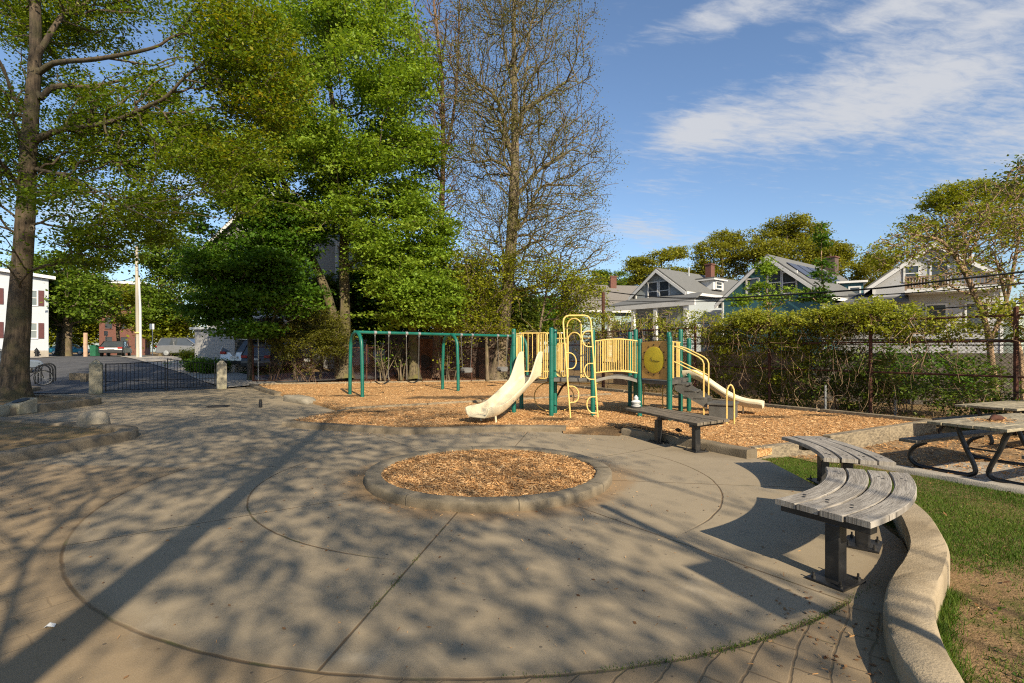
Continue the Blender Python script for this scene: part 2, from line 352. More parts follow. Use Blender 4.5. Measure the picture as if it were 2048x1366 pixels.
def chipmat(name, geom=False):
    m, t, b, co, _ = newmat(name)
    if geom:
        a = t.new('ShaderNodeAttribute', attribute_name='v').outputs['Fac']
    else:
        a = t.new('ShaderNodeTexVoronoi'); t.put(a.inputs['Vector'], t.mapping(co, scale=(1, 1.7, 1), rot=(0, 0, .6))); a.inputs['Scale'].default_value = 42
        sv = t.new('ShaderNodeSeparateColor'); t.put(sv.inputs[0], a.outputs['Color']); vd = a.outputs['Distance']; a = sv.outputs[0]
    c = t.ramp(a, [(0, (.27, .135, .052)), (.3, (.43, .235, .098)), (.65, (.55, .325, .145)), (1, (.68, .46, .245))])
    big = t.noise(co, .8, 5, .6)
    c = t.mix(t.m('MULTIPLY', t.ss(big, .45, .75), .3), c, (.22, .10, .034))
    s_ = t.new('ShaderNodeSeparateXYZ'); t.put(s_.inputs[0], co)     # hollows scuffed down to dark soil under the play equipment
    k = None
    for (x, y, rx, ry) in ((2.0, 10.2, 1.3, .55), (-.9, 10.5, 1.6, .45), (-2.0, 17.2, 2.2, .8), (-5.6, 17.9, 1.4, .5), (-.5, 17.6, 1.8, .7), (5.9, 12.1, .8, .4), (7.4, 12.4, .7, .25), (-3.6, 13.2, 1.0, .4), (.9, 11.7, .7, .4)):
        q = t.m('ADD', t.m('POWER', t.m('DIVIDE', t.m('SUBTRACT', s_.outputs[0], x), rx), 2), t.m('POWER', t.m('DIVIDE', t.m('SUBTRACT', s_.outputs[1], y), ry), 2))
        q = t.m('SUBTRACT', 1.15, q); k = q if k is None else t.m('MAXIMUM', k, q)
    k = t.ss(t.m('ADD', k, t.m('MULTIPLY', t.m('SUBTRACT', t.noise(co, 2.3, 5), .5), 2.2)), .25, 1.1)
    c = t.mix(t.m('MULTIPLY', k, .86), c, (.062, .047, .032))
    t.put(b.inputs['Base Color'], c); b.inputs['Roughness'].default_value = .95; b.inputs['Specular IOR Level'].default_value = .1
    if not geom: t.put(b.inputs['Normal'], t.bump(t.m('ADD', vd, t.noise(co, 60, 3)), .6, .03))
    return m
m_chips = chipmat('wood_chip_bed'); m_chip = chipmat('loose_wood_chip', True)

def plazamat():
    m, t, b, co, _ = newmat('plaza_concrete')
    s_ = t.new('ShaderNodeSeparateXYZ'); t.put(s_.inputs[0], co)
    wob_ = t.m('MULTIPLY', t.m('SUBTRACT', t.noise(co, 5, 4), .5), .05)
    x = t.m('SUBTRACT', s_.outputs[0], PC[0]); y = t.m('SUBTRACT', s_.outputs[1], PC[1])
    r0 = t.m('SQRT', t.m('ADD', t.m('MULTIPLY', x, x), t.m('MULTIPLY', y, y))); r = t.m('ADD', r0, t.m('MULTIPLY', wob_, .5))
    an = t.m('ARCTAN2', y, x); q = R(45)
    a = t.m('SUBTRACT', t.m('MULTIPLY', t.m('FRACT', t.m('ADD', t.m('DIVIDE', t.m('SUBTRACT', an, R(35.6)), q), 8.5)), q), q / 2)
    rd = t.m('ADD', t.m('ABSOLUTE', t.m('MULTIPLY', r0, t.m('SINE', a))), t.m('MULTIPLY', wob_, .25))
    wn = t.noise(co, 2.1, 3)
    fade = t.ss(t.noise(co, .9, 2), .36, .52)
    rside = t.m('MULTIPLY', t.m('GREATER_THAN', an, R(-54.2)), t.m('LESS_THAN', an, R(174)))
    ring1 = t.m('MULTIPLY', t.m('MULTIPLY', t.m('SUBTRACT', 1.0, t.ss(t.m('ABSOLUTE', t.m('SUBTRACT', r, 2.79)), .003, .014)), t.m('MULTIPLY', t.ss(t.m('ABSOLUTE', t.m('ADD', an, R(75))), R(20), R(42)), t.ss(t.m('ABSOLUTE', t.m('SUBTRACT', an, R(105))), R(25), R(55)))), t.m('ADD', .5, t.m('MULTIPLY', fade, .5)))
    ring2 = t.m('MULTIPLY', t.m('SUBTRACT', 1.0, t.ss(t.m('ABSOLUTE', t.m('SUBTRACT', r, 4.18)), .003, .019)), t.m('ADD', .55, t.m('MULTIPLY', fade, .45)))
    rad = t.m('MULTIPLY', t.m('SUBTRACT', 1.0, t.ss(rd, .002, .013)), t.m('MULTIPLY', t.m('LESS_THAN', r0, t.m('ADD', 4.18, t.m('MULTIPLY', rside, .75))), 1.0))
    ins = t.m('MAXIMUM', t.m('LESS_THAN', r, 4.18), rside)
    ring2 = t.m('MULTIPLY', ring2, t.m('SUBTRACT', 1.0, rside))
    # stamped blocks outside the outer ring
    nz = t.new('ShaderNodeTexNoise'); t.put(nz.inputs['Vector'], co); nz.inputs['Scale'].default_value = 1.7; nz.inputs['Detail'].default_value = 4
    wv = t.new('ShaderNodeVectorMath', operation='MULTIPLY_ADD'); t.l.new(nz.outputs['Color'], wv.inputs[0]); wv.inputs[1].default_value = (.13, .13, 0); t.put(wv.inputs[2], co); warp = wv.outputs[0]
    br = t.new('ShaderNodeTexBrick'); t.put(br.inputs['Vector'], t.mapping(warp, rot=(0, 0, R(-52)))); br.inputs['Scale'].default_value = 1.0
    br.inputs['Brick Width'].default_value = .36; br.inputs['Row Height'].default_value = .165; br.inputs['Mortar Size'].default_value = .010; br.inputs['Mortar Smooth'].default_value = .8
    blk = t.m('MULTIPLY', t.m('MULTIPLY', br.outputs['Fac'], t.m('SUBTRACT', 1.0, ins)), t.m('MAXIMUM', t.m('MULTIPLY', t.ss(t.noise(co, .55, 3), .40, .56), .75), t.ss(s_.outputs[0], -.9, .6)))
    n1_ = t.noise(co, .7, 6, .6); n2_ = t.noise(co, 130, 3, .8); n3_ = t.noise(co, 4.5, 5, .6)
    cin = t.mix(n1_, (.215, .175, .122), (.338, .278, .195)); cout = t.mix(n1_, (.20, .148, .092), (.318, .238, .148))
    c = t.mix(ins, cout, cin)
    c = t.mix(t.m('MULTIPLY', t.ss(n3_, .52, .78), .38), c, (.15, .128, .098))
    # far slabs a touch greyer, speckled aggregate, old drips
    c = t.mix(t.m('MULTIPLY', t.ss(n2_, .55, .72), .34), c, (.46, .40, .31)); c = t.mix(t.m('MULTIPLY', t.ss(n2_, .47, .30), .38), c, (.10, .085, .065))
    c = t.mix(t.m('MULTIPLY', t.ss(t.noise(co, .38, 4, .7, .8), .55, .72), .42), c, (.135, .105, .07)); c = t.mix(t.m('MULTIPLY', t.ss(t.noise(t.mapping(co, loc=(7, 3, 0)), 1.15, 5, .7, .4), .60, .72), .30), c, (.42, .37, .29))
    vor = t.new('ShaderNodeTexVoronoi'); t.put(vor.inputs['Vector'], co); vor.inputs['Scale'].default_value = 5.5
    c = t.mix(t.m('MULTIPLY', t.m('LESS_THAN', vor.outputs['Distance'], .055), .7), c, (.07, .06, .05))
    # hairline cracks
    ck = t.noise(co, .55, 7, .62, .6); crack = t.m('MULTIPLY', t.m('SUBTRACT', 1.0, t.ss(t.m('ABSOLUTE', t.m('SUBTRACT', ck, .5)), .0004, .0020)), t.ss(t.noise(co, .31, 1), .56, .64))
    # tan dust around the planter foot and the joints
    dust = t.m('MULTIPLY', t.m('SUBTRACT', 1.0, t.ss(t.m('ADD', r0, t.m('MULTIPLY', t.m('SUBTRACT', wn, .5), .7)), 1.62, 1.95)), .5)
    c = t.mix(dust, c, (.25, .145, .062))
    jd = t.m('MAXIMUM', t.m('MAXIMUM', ring2, ring1), t.m('MAXIMUM', rad, t.m('MULTIPLY', blk, .62)))
    halo = t.m('MULTIPLY', t.m('SUBTRACT', 1.0, t.ss(t.m('ABSOLUTE', t.m('SUBTRACT', r, 4.18)), .0, .16)), .30)
    c = t.mix(halo, c, (.17, .12, .07))
    jc = t.mix(t.ss(t.noise(co, 3.3, 3), .52, .66), (.115, .076, .042), (.07, .07, .024))
    c = t.mix(t.m('MULTIPLY', t.m('MAXIMUM', jd, t.m('MULTIPLY', crack, .55)), .9), c, jc)
    t.put(b.inputs['Base Color'], c); b.inputs['Roughness'].default_value = .88; b.inputs['Specular IOR Level'].default_value = .25
    h = t.m('SUBTRACT', t.m('ADD', t.m('MULTIPLY', n2_, .22), t.m('MULTIPLY', n3_, .5)), t.m('MULTIPLY', jd, 1.0))
    t.put(b.inputs['Normal'], t.bump(h, .5, .012)); return m
m_plaza = plazamat()
def soilmat():
    m, t, b, co, _ = newmat('lawn_soil')
    n = t.noise(co, 1.4, 6, .65); k = t.noise(co, 40, 4, .7); s_ = t.noise(co, 6, 4)
    c = t.mix(n, (.17, .105, .052), (.29, .195, .105)); c = t.mix(t.m('MULTIPLY', t.ss(k, .5, .75), .5), c, (.40, .29, .17))
    c = t.mix(t.m('MULTIPLY', t.ss(s_, .47, .66), .5), c, (.055, .085, .018)); c = t.mix(t.m('MULTIPLY', t.ss(k, .45, .3), .6), c, (.06, .042, .025))
    t.put(b.inputs['Base Color'], c); b.inputs['Roughness'].default_value = .98; b.inputs['Specular IOR Level'].default_value = .05
    t.put(b.inputs['Normal'], t.bump(t.m('ADD', k, n), .8, .03)); return m
m_soil = soilmat()
m_turf = mat('street_turf', (.06, .11, .02), .95, 4, .4, 40, .6, fine=70, dirt=(.13, .10, .05))
m_planter_soil = mat('planter_soil', (.20, .135, .065), .95, 2, .35, 45, .6, fine=60, dirt=(.075, .085, .02), dscale=1.1)
m_asphalt = mat('asphalt', (.075, .076, .082), .9, 1.2, .25, 70, .4, fine=120, dirt=(.11, .108, .105), dscale=.5)
m_walk = mat('sidewalk_concrete', (.32, .29, .25), .9, 2, .2, 60, .3)
m_litter = leafmat('fallen_leaves', (.10, .045, .02), (.20, .10, .045), (.30, .17, .08), trans=.1, rough=.9)
m_grass = leafmat('grass_blades', (.03, .068, .006), (.07, .130, .012), (.165, .20, .04), trans=.3, rough=.7)
# ------------------------------------------------------------ the ground
def ground():
    ys = np.concatenate([np.arange(-40, -4, 4.), np.arange(-4, 64, 1.), np.arange(64, 200, 17.), [300, 600, 900]])
    xs = np.concatenate([[-900, -500, -300, -200], np.arange(-120, 2, 2.), np.arange(2, 16, 1.), np.arange(16, 60, 2.), [60, 100, 200, 400, 900]])
    X, Y = np.meshgrid(xs, ys); Z = gz(X, Y) - .07
    V = np.stack([X, Y, Z], -1).reshape(-1, 3); nx = len(xs); k = np.arange((len(ys) - 1) * nx).reshape(-1, nx)[:, :-1].ravel()
    o = indexed('ground', V, np.stack([k, k + 1, k + nx + 1, k + nx], 1), m_soil); tag(o, kind='structure')
ground()
plaza_poly = [(1.7, -8), (1.72, 1.0), (1.95, 2.3), (2.35, 2.9), (2.8, 3.5), (3.3, 4.4), (3.55, 5.3), (3.75, 7.6), (3.0, 9.2), (1.9, 10.6), (1.2, 10.45), (-.3, 10.75), (-1.6, 10.45), (-3.0, 10.6), (-4.9, 11.4), (-4.5, 13.6), (-5.6, 15.5), (-8.3, 18.9), (-12.0, 23.8), (-12.3, 22.4), (-15.9, 19.7), (-22, 19.2), (-22, -8)]
tag(sheet('plaza', plaza_poly, 0, m_plaza), kind='structure')
chips_poly = [(3.6, 7.85), (2.35, 9.95), (1.7, 10.55), (1.1, 10.45), (-.3, 10.68), (-1.7, 10.4), (-3.1, 10.72), (-4.9, 11.3), (-4.45, 13.6), (-5.7, 15.4), (-8.4, 18.9), (-11.9, 23.9), (-7.96, 24.8), (-1.66, 27.2), (0.4, 26.8), (3.45, 20.3), (6.73, 14.7), (8.86, 11.06), (7.2, 9.95), (5.6, 9.0), (4.6, 8.6)]
chips = tag(MB().prism([(x, y, -.03) for x, y in chips_poly], (0, 0, .105)).build('wood_chip_bed', m_chips), kind='structure')
def ramp_sheet():
    lo, hi = [(1.0, 10.12), (1.5, 9.98), (2.05, 9.85)], [(1.0, 10.62), (1.5, 10.75), (2.3, 10.3)]; mb = MB()
    mb.add([(*p, .006) for p in lo] + [(*p, .077) for p in hi], [(0, 1, 4, 3), (1, 2, 5, 4)]); return mb.build('wood_chip_ramp', m_chips)
tag(ramp_sheet(), kind='structure')
# loose chips lying proud of the bed: far too many to count
def chip_faces(xy, z, lmin=.025, lmax=.07):
    n = len(xy); L = RNG.uniform(lmin, lmax, n) / 2; wd = RNG.uniform(.08, .26, n) * L * 2 / 2; a = RNG.uniform(0, 2 * np.pi, n); p = RNG.normal(0, .28, n); ro = RNG.normal(0, .5, n)
    t = np.stack([np.cos(a) * np.cos(p), np.sin(a) * np.cos(p), np.sin(p)], 1); s = np.stack([-np.sin(a) * np.cos(ro), np.cos(a) * np.cos(ro), np.sin(ro)], 1)
    c = np.stack([xy[:, 0], xy[:, 1], z + RNG.uniform(.004, .02, n)], 1)
    return np.stack([c - t * L[:, None] - s * wd[:, None], c + t * L[:, None] - s * wd[:, None], c + t * L[:, None] + s * wd[:, None], c - t * L[:, None] + s * wd[:, None]], 1).reshape(-1, 3)
xy = scatter(chips_poly, 130000); keep = (xy[:, 1] < 13.2) | (RNG.random(len(xy)) < .25); xy = xy[keep]
o = npmesh('loose_wood_chips', chip_faces(xy, np.full(len(xy), .075), .028, .07), 4, m_chip, val=RNG.random(len(xy))); tag(o, 'loose tan wood chips scattered over the play area bed', 'wood chips', kind='stuff')
# strays on the concrete, thickest round the planter and along the kerbs
th = RNG.uniform(0, 2 * np.pi, 420); rr = 1.57 + np.abs(RNG.normal(0, .16, 420)) + (RNG.random(420) < .35) * np.abs(RNG.normal(0, .7, 420))
s1 = np.stack([PC[0] + rr * np.cos(th), PC[1] + rr * np.sin(th)], 1)
s2 = np.stack([RNG.uniform(-2.4, 2.4, 150), RNG.uniform(2.0, 6.0, 150)], 1); s3 = np.stack([RNG.uniform(1.2, 2.3, 60), RNG.uniform(2.1, 3.4, 60)], 1)
tt = RNG.uniform(0, 1, 420); s4 = np.stack([-4.7 + 6.0 * tt, 11.0 - 1.0 * np.sin(tt * 3.0) + RNG.normal(0, .14, 420) - .2], 1)
s5 = np.stack([RNG.uniform(1.0, 2.3, 160), RNG.uniform(9.3, 10.3, 160)], 1)
xy = np.vstack([s1, s2, s3, s4, s5])
o = npmesh('stray_wood_chips', chip_faces(xy, np.zeros(len(xy)) - .003, .010, .034), 4, m_chip, val=np.clip(RNG.normal(.45, .3, len(xy)), 0, 1)); tag(o, 'stray wood chips littering the plaza concrete around the planter', 'wood chips', kind='stuff')

xy = np.vstack([scatter([(-7, 2.2), (1.9, 2.2), (3.4, 5.5), (1.5, 10), (-4.5, 11), (-12, 18), (-14, 9)], 900), np.stack([RNG.uniform(1.55, 2.2, 140), RNG.uniform(2.3, 3.5, 140)], 1)])
n = len(xy); L_ = RNG.uniform(.006, .02, n); a_ = RNG.uniform(0, 6.3, n); cc = np.stack([xy[:, 0], xy[:, 1], RNG.uniform(.004, .009, n)], 1); e1 = np.stack([np.cos(a_), np.sin(a_), 0 * a_], 1) * L_[:, None]; e2 = np.stack([-np.sin(a_), np.cos(a_), RNG.normal(0, .3, n)], 1) * L_[:, None] * .45
tag(npmesh('plaza_debris', np.stack([cc - e1, cc + e2, cc + e1, cc - e2], 1).reshape(-1, 3), 4, m_litter, val=RNG.random(n)), 'tiny dry leaf bits and seeds strewn over the plaza concrete', 'debris', kind='stuff')
# ------------------------------------------------------------ kerbs and low walls
def sweep(path, wd, z0, z1, n=None, jit=.004, rnd=.03, cap=True):
    """a low wall along a path, rounded top edges, slightly uneven"""
    p = np.array(path, float)[:, :2]; mb = MB(); prof = [(-wd / 2, z0), (-wd / 2, z1 - rnd), (-wd / 2 + rnd * .35, z1 - rnd * .3), (-wd / 2 + rnd, z1), (wd / 2 - rnd, z1), (wd / 2 - rnd * .35, z1 - rnd * .3), (wd / 2, z1 - rnd), (wd / 2, z0)]
    k = len(p); m = len(prof); vs = []
    for i in range(k):
        t = p[min(i + 1, k - 1)] - p[max(i - 1, 0)]; t /= np.linalg.norm(t); nn = np.array([-t[1], t[0]])
        for (a, z) in prof:
            q = p[i] + nn * (a + random.gauss(0, jit)); vs.append((q[0], q[1], z + (random.gauss(0, jit) if z > z0 else 0)))
    fs = [(i * m + q, i * m + q + 1, (i + 1) * m + q + 1, (i + 1) * m + q) for i in range(k - 1) for q in range(m - 1)]
    if cap: fs += [list(range(m))[::-1], list(range((k - 1) * m, k * m))]
    return mb.add(vs, fs)
def fit(pts, step=.12, close=False):
    p = np.array([list(q)[:2] for q in pts], float); L = np.sum(np.linalg.norm(np.diff(p, axis=0), axis=1))
    return smooth_path(p, max(6, int(L / step)))
ring = [(PC[0] + 1.455 * math.cos(a), PC[1] + 1.455 * math.sin(a)) for a in np.linspace(0, 2 * math.pi, 121)]
pl = thing('round_planter', 'round low concrete planter of wood chips in the middle of the plaza', 'planter', (PC[0], PC[1], 0))
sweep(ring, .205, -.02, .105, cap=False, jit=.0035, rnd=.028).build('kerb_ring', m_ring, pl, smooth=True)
disc = [(PC[0] + 1.36 * math.cos(a), PC[1] + 1.36 * math.sin(a)) for a in np.linspace(0, 2 * math.pi, 64, endpoint=False)]
o = sheet('chip_bed', disc, .07, m_chips); o.location -= pl.location; o.parent = pl
xy = scatter(disc, 15000); zz_ = .068 + .02 * (1 - ((xy[:, 0] - PC[0]) ** 2 + (xy[:, 1] - PC[1]) ** 2) / 1.85)
o = npmesh('chip', chip_faces(xy, zz_, .02, .062), 4, m_chip, pl, val=RNG.random(len(xy))); o['kind'] = 'stuff'
def kerb(name, label, pts, wd, z0, z1, m=m_kerb, cat='kerb', step=.14, **kw):
    o = sweep(fit(pts, step), wd, z0, z1, **kw).build(name, m, smooth=True); return tag(o, label, cat)
kerb('playground_kerb', 'long curved concrete kerb at the front of the play area, left of the opening', [(-4.85, 11.2), (-4.1, 10.85), (-3.1, 10.5), (-2.17, 10.2), (-1.2, 10.25), (-.3, 10.5), (.5, 10.52), (1.08, 10.42)], .26, -.02, .105)
kerb('playground_kerb', 'short concrete kerb behind the brown slatted bench', [(2.2, 10.05), (2.7, 9.35), (3.15, 8.6), (3.6, 7.8)], .25, -.06, .13)
kerb('playground_kerb', 'concrete kerb running back from the left tip of the play area kerb', [(-4.85, 11.25), (-4.75, 12.0), (-4.5, 13.2), (-4.3, 13.9)], .2, -.02, .085)
kerb('playground_kerb', 'old stone kerb along the back left edge of the chips, beyond the boulder slab', [(-12.0, 24.0), (-10.3, 21.4), (-8.5, 18.9)], .25, -.02, .12)
m_stonew = mat('pale_stone', (.25, .22, .17), .9, 3, .3, 25, .6, dirt=(.16, .14, .10), dscale=2)
def rock(name, label, cat, c, sz, rz=0, seed=1, m=m_stonew, flat=.6):
    bm = bmesh.new(); bmesh.ops.create_icosphere(bm, subdivisions=3, radius=1)
    for v_ in bm.verts:
        n_ = .16 * math.sin(3.1 * v_.co.x + seed) + .13 * math.sin(4.3 * v_.co.y + 2 * seed) + .1 * math.sin(5.1 * v_.co.z + v_.co.x * 3)
        q = Vector([math.copysign(abs(t) ** flat, t) for t in v_.co]) * (1 + n_ * .55); v_.co = Vector((q.x * sz[0], q.y * sz[1], q.z * sz[2]))
    bmesh.ops.rotate(bm, verts=bm.verts, cent=(0, 0, 0), matrix=Matrix.Rotation(rz, 3, 'Z')); bmesh.ops.translate(bm, verts=bm.verts, vec=c)
    me = bpy.data.meshes.new(name); bm.to_mesh(me); bm.free(); me.polygons.foreach_set('use_smooth', [True] * len(me.polygons))
    return tag(link(name, me, m), label, cat)
rock('boulder_slab', 'long flat pale stone slab lying at the edge of the chips near the swings', 'boulder', (-6.7, 16.4, .06), (.95, .24, .15), R(-45), 2)
# timber borders round the chips
def timber(name, label, a, b, wd=.14, z0=-.26, z1=.15, parts=4, m=m_timber):
    a, b = Vector((*a, 0)), Vector((*b, 0)); mb = MB()
    for i in range(parts):
        p, q = a.lerp(b, i / parts + .002), a.lerp(b, (i + 1) / parts - .002); h = z1 + random.uniform(-.008, .008)
        mb.bar((p.x, p.y, (z0 + h) / 2), (q.x, q.y, (z0 + h) / 2), wd, h - z0)
    return tag(mb.build(name, m, bevel=.012), label, 'border')
timber('timber_border', 'timber border along the foot of the vine covered fence', (8.95, 11.0), (.75, 25.9), parts=7)
timber('timber_border', 'timber border under the back fence behind the swings', (.3, 27.0), (-11.6, 24.0), parts=5)
timber('timber_border', 'pale timber border between the chips and the picnic tables', (8.86, 10.95), (5.35, 8.85), parts=2, z1=.17)
timber('timber_border', 'thin timber border dividing the swing chips from the slide chips', (-4.4, 13.7), (3.5, 18.4), z1=.125, wd=.1, parts=4)
timber('timber_border', 'low worn timber border beside the grass strip behind the curved bench', (5.3, 8.85), (3.75, 8.15), z1=.10, parts=1)
# serpentine wall beside the lawn: inner and outer top edges read off the photo at height .13
zw = .13
inn = [(1793, 1016), (1808, 1046), (1817.5, 1074), (1817, 1093), (1809, 1111), (1799, 1126), (1783, 1148), (1772, 1170), (1767, 1196), (1767, 1222), (1774, 1255), (1795, 1302), (1833, 1366)]
out = [(1815, 992), (1857, 1026), (1887, 1070), (1900, 1100), (1894, 1132), (1871, 1201), (1887, 1274), (1938, 1366)]
A = smooth_path([P(*q, zw)[:2] for q in inn], 60); B = smooth_path([P(*q, zw)[:2] for q in out], 60)
A = np.vstack([smooth_path([(3.82, 5.25), A[0], A[4]], 14)[:7], A]); B = np.vstack([smooth_path([(4.17, 5.5), B[0], B[4]], 14)[:7], B])
A = np.vstack([A, smooth_path([A[-1], (1.70, 1.7), (1.55, .9), (1.5, 0)], 20)[1:]]); B = np.vstack([B, smooth_path([B[-1], (1.98, 1.7), (1.88, .9), (1.85, 0)], 20)[1:]])
def wall_between(A, B, z0, z1, rnd=.04):
    vs = []; k = len(A)
    for a_, b_ in zip(A, B):
        a_, b_ = np.array(a_), np.array(b_); u_ = (b_ - a_) / np.linalg.norm(b_ - a_); L = np.linalg.norm(b_ - a_)
        for q, z in ((0, z0), (0, z1 - rnd), (rnd * .3, z1 - rnd * .3), (rnd, z1), (L * .5, z1 + .004), (L - rnd, z1), (L - rnd * .3, z1 - rnd * .3), (L, z1 - rnd), (L, z0)):
            p = a_ + u_ * q; vs.append((p[0] + random.gauss(0, .0005), p[1] + random.gauss(0, .0005), z + (random.gauss(0, .0006) if z > z0 else 0)))
    m = 9; fs = [(i * m + q, i * m + q + 1, (i + 1) * m + q + 1, (i + 1) * m + q) for i in range(k - 1) for q in range(m - 1)] + [list(range(m))[::-1], list(range((k - 1) * m, k * m))]
    return MB().add(vs, fs)
tag(wall_between(A, B, -.14, zw).build('serpentine_wall', m_wall_c, smooth=True), 'low serpentine concrete wall curving between the plaza and the lawn', 'wall')
# left planters
kerb('planter_kerb', 'curved concrete kerb round the near left soil bed without a tree', [(-8.6, 3.5), (-7.75, 5.6), (-7.35, 7.4), (-7.15, 8.7), (-7.05, 9.35), (-7.35, 9.95), (-8.1, 10.25), (-9.2, 10.6), (-11.3, 11.4), (-14, 12.4)], .30, -.02, .155)
o = sheet('soil_bed', [(-8.6, 3.5), (-7.75, 5.6), (-7.35, 7.4), (-7.15, 8.7), (-7.15, 9.35), (-8.1, 10.15), (-11.3, 11.3), (-14, 12.3), (-14, 3.5)], .11, m_planter_soil); tag(o, kind='structure')
rock('boulder', 'rounded pale boulder standing on the kerb of the near left bed', 'boulder', (-8.45, 10.5, .2), (.28, .22, .2), R(20), 1, flat=.8)
kerb('planter_kerb', 'concrete kerb of the soil bed holding the big leaning tree', [(-12.55, 10.9), (-12.62, 12.4), (-12.66, 13.7), (-12.66, 14.9), (-12.68, 15.7), (-13.0, 16.1), (-14.2, 16.7), (-16, 17.2)], .32, -.02, .19)
o = sheet('soil_bed', [(-12.6, 10.9), (-12.66, 13.7), (-12.7, 15.8), (-14.2, 16.6), (-18, 17.2), (-18, 10.9)], .14, m_planter_soil); tag(o, kind='structure')
pm = thing('plaque_stone', 'small granite marker stone with a sloping dark plaque in the kerb by the big tree', 'marker stone', (-12.62, 13.35, 0))
ax = (Vector((1, 0, 0)), Vector((0, 1, 0)), Vector((0, 0, 1)))
MB().prism([(-12.82, 13.1, 0), (-12.82, 13.62, 0), (-12.82, 13.62, .40), (-12.82, 13.1, .27)], (.40, 0, 0)).build('stone', m_granite, pm, bevel=.02)
nrm = Vector((0, -.13, .52)).normalized(); yv = Vector((0, .52, .13)).normalized()
MB().lathe(Vector((-12.62, 13.36, .337)), [(.155, 0), (.155, .012), (.14, .016)], 24, (Vector((1, 0, 0)), yv * 1.25, nrm)).build('plaque', mat('bronze_plaque', (.03, .035, .035), .45, 8, .3, metal=.5), pm)
rock('granite_block', 'rough granite block in the kerb at the far left edge', 'boulder', (-12.7, 12.3, .13), (.26, .62, .2), R(2), 5, m_granite, flat=.45)

# ------------------------------------------------------------ street side
def px(pxx, pyy):                                     # where this pixel's ray meets the terrain
    z = 0.
    for _ in range(30):
        d = F * (HC - z) / max(pyy - HY, 2.5); x = (pxx - CX) * d / F; z = .5 * z + .5 * float(gz(x, d))
    return (x, d)
road = [(-15.9, 19.75), (-12.4, 22.4), (-15.5, 26), (-18, 29), (-22, 33), (-27, 38), (-33, 44), (-44, 56), (-60, 72), (-75, 90), (-90, 85), (-76, 66), (-64, 52), (-120, 44), (-120, 34), (-60, 34), (-38, 30), (-28, 25.5), (-22, 22.5), (-19.2, 20)]
tag(sheet('street', road, .0, m_asphalt, True), kind='structure')
tag(sheet('sidewalk', [(-12.4, 22.6), (-11.3, 25), (-13.5, 28), (-17.4, 31.5), (-22, 36), (-30, 46), (-43, 58), (-44.3, 57), (-33.4, 44.5), (-27.4, 38.4), (-22.4, 33.4), (-18.4, 29.4), (-15.9, 26.4)], .03, m_walk, True), kind='structure')
tag(sheet('driveway', [(-11.2, 25.0), (-6.5, 27.2), (-6.5, 30), (-12, 30.5), (-14, 28.4)], .045, m_asphalt, True), kind='structure')
tag(sheet('verge', [(-13.2, 28.4), (-12.3, 30.6), (-16, 33.5), (-20, 37), (-27, 46), (-30, 46), (-22, 36), (-17.4, 31.5)], .01, m_turf, True), kind='structure')
tag(sheet('sidewalk', [(-19.4, 19.8), (-22, 22.3), (-28, 25.3), (-38, 29.7), (-60, 33.7), (-60, 31.5), (-39, 27.6), (-29, 23.6), (-23, 20.5), (-22, 19.3)], .05, m_walk, True), kind='structure')
tag(sheet('sidewalk', [(-38, 43.5), (-60, 48), (-70, 50), (-70, 47.5), (-60, 45.8), (-38, 41.5)], .05, m_walk, True), kind='structure')
# granite posts and the pair of iron gates
def post(label, c, h, wd, rz):
    t = thing('granite_post', label, 'post', (c[0], c[1], 0), rz); hw = wd / 2; mb = MB()
    mb.add([(-hw, -hw, 0), (hw, -hw, 0), (hw, hw, 0), (-hw, hw, 0), (-hw, -hw, h - .2), (hw, -hw, h - .2), (hw, hw, h - .2), (-hw, hw, h - .2), (0, 0, h)], [(3, 2, 1, 0), (0, 1, 5, 4), (1, 2, 6, 5), (2, 3, 7, 6), (3, 0, 4, 7), (4, 5, 8), (5, 6, 8), (6, 7, 8), (7, 4, 8)])
    mb.build('shaft', m_granite, t, True, bevel=.025); return t
post('granite gate post with pointed top at the left end of the iron gates', (-15.68, 19.6), 1.33, .40, R(35))
post('shorter granite gate post at the right end of the iron gates', (-12.40, 22.2), 1.28, .37, R(35))
def gate(label, a, b, ha, hb):
    a, b = Vector((*a, 0)), Vector((*b, 0)); t = thing('iron_gate', label, 'gate', a); n = 15; fr = MB(); br_ = MB()
    top = lambda s: ha + (hb - ha) * (s ** 1.6)
    pts = [a.lerp(b, s) + Vector((0, 0, top(s))) for s in np.linspace(0, 1, 12)]; fr.tube(pts, .016, 6)
    for s in (0, 1): q = a.lerp(b, s); fr.tube([q + Vector((0, 0, .02 if s else .06)), q + Vector((0, 0, top(s) + .02))], .02, 6)
    for z in (.12, .46): fr.tube([a + Vector((0, 0, z)), b + Vector((0, 0, z))], .012, 6)
    for i in range(1, n): q = a.lerp(b, i / n); br_.tube([q + Vector((0, 0, .10)), q + Vector((0, 0, top(i / n)))], .009, 5)
    fr.build('gate_frame', m_iron, t); br_.build('bars', m_iron, t)
ga, gb = Vector((-15.45, 19.78)), Vector((-12.6, 22.05)); gm = ga.lerp(gb, .52)
gate('black iron gate leaf hung on the left granite post', ga, gm + (ga - gb) * .004, 1.12, 1.22)
gate('black iron gate leaf hung on the right granite post', gb, gm - (ga - gb) * .02, 1.10, 1.30)

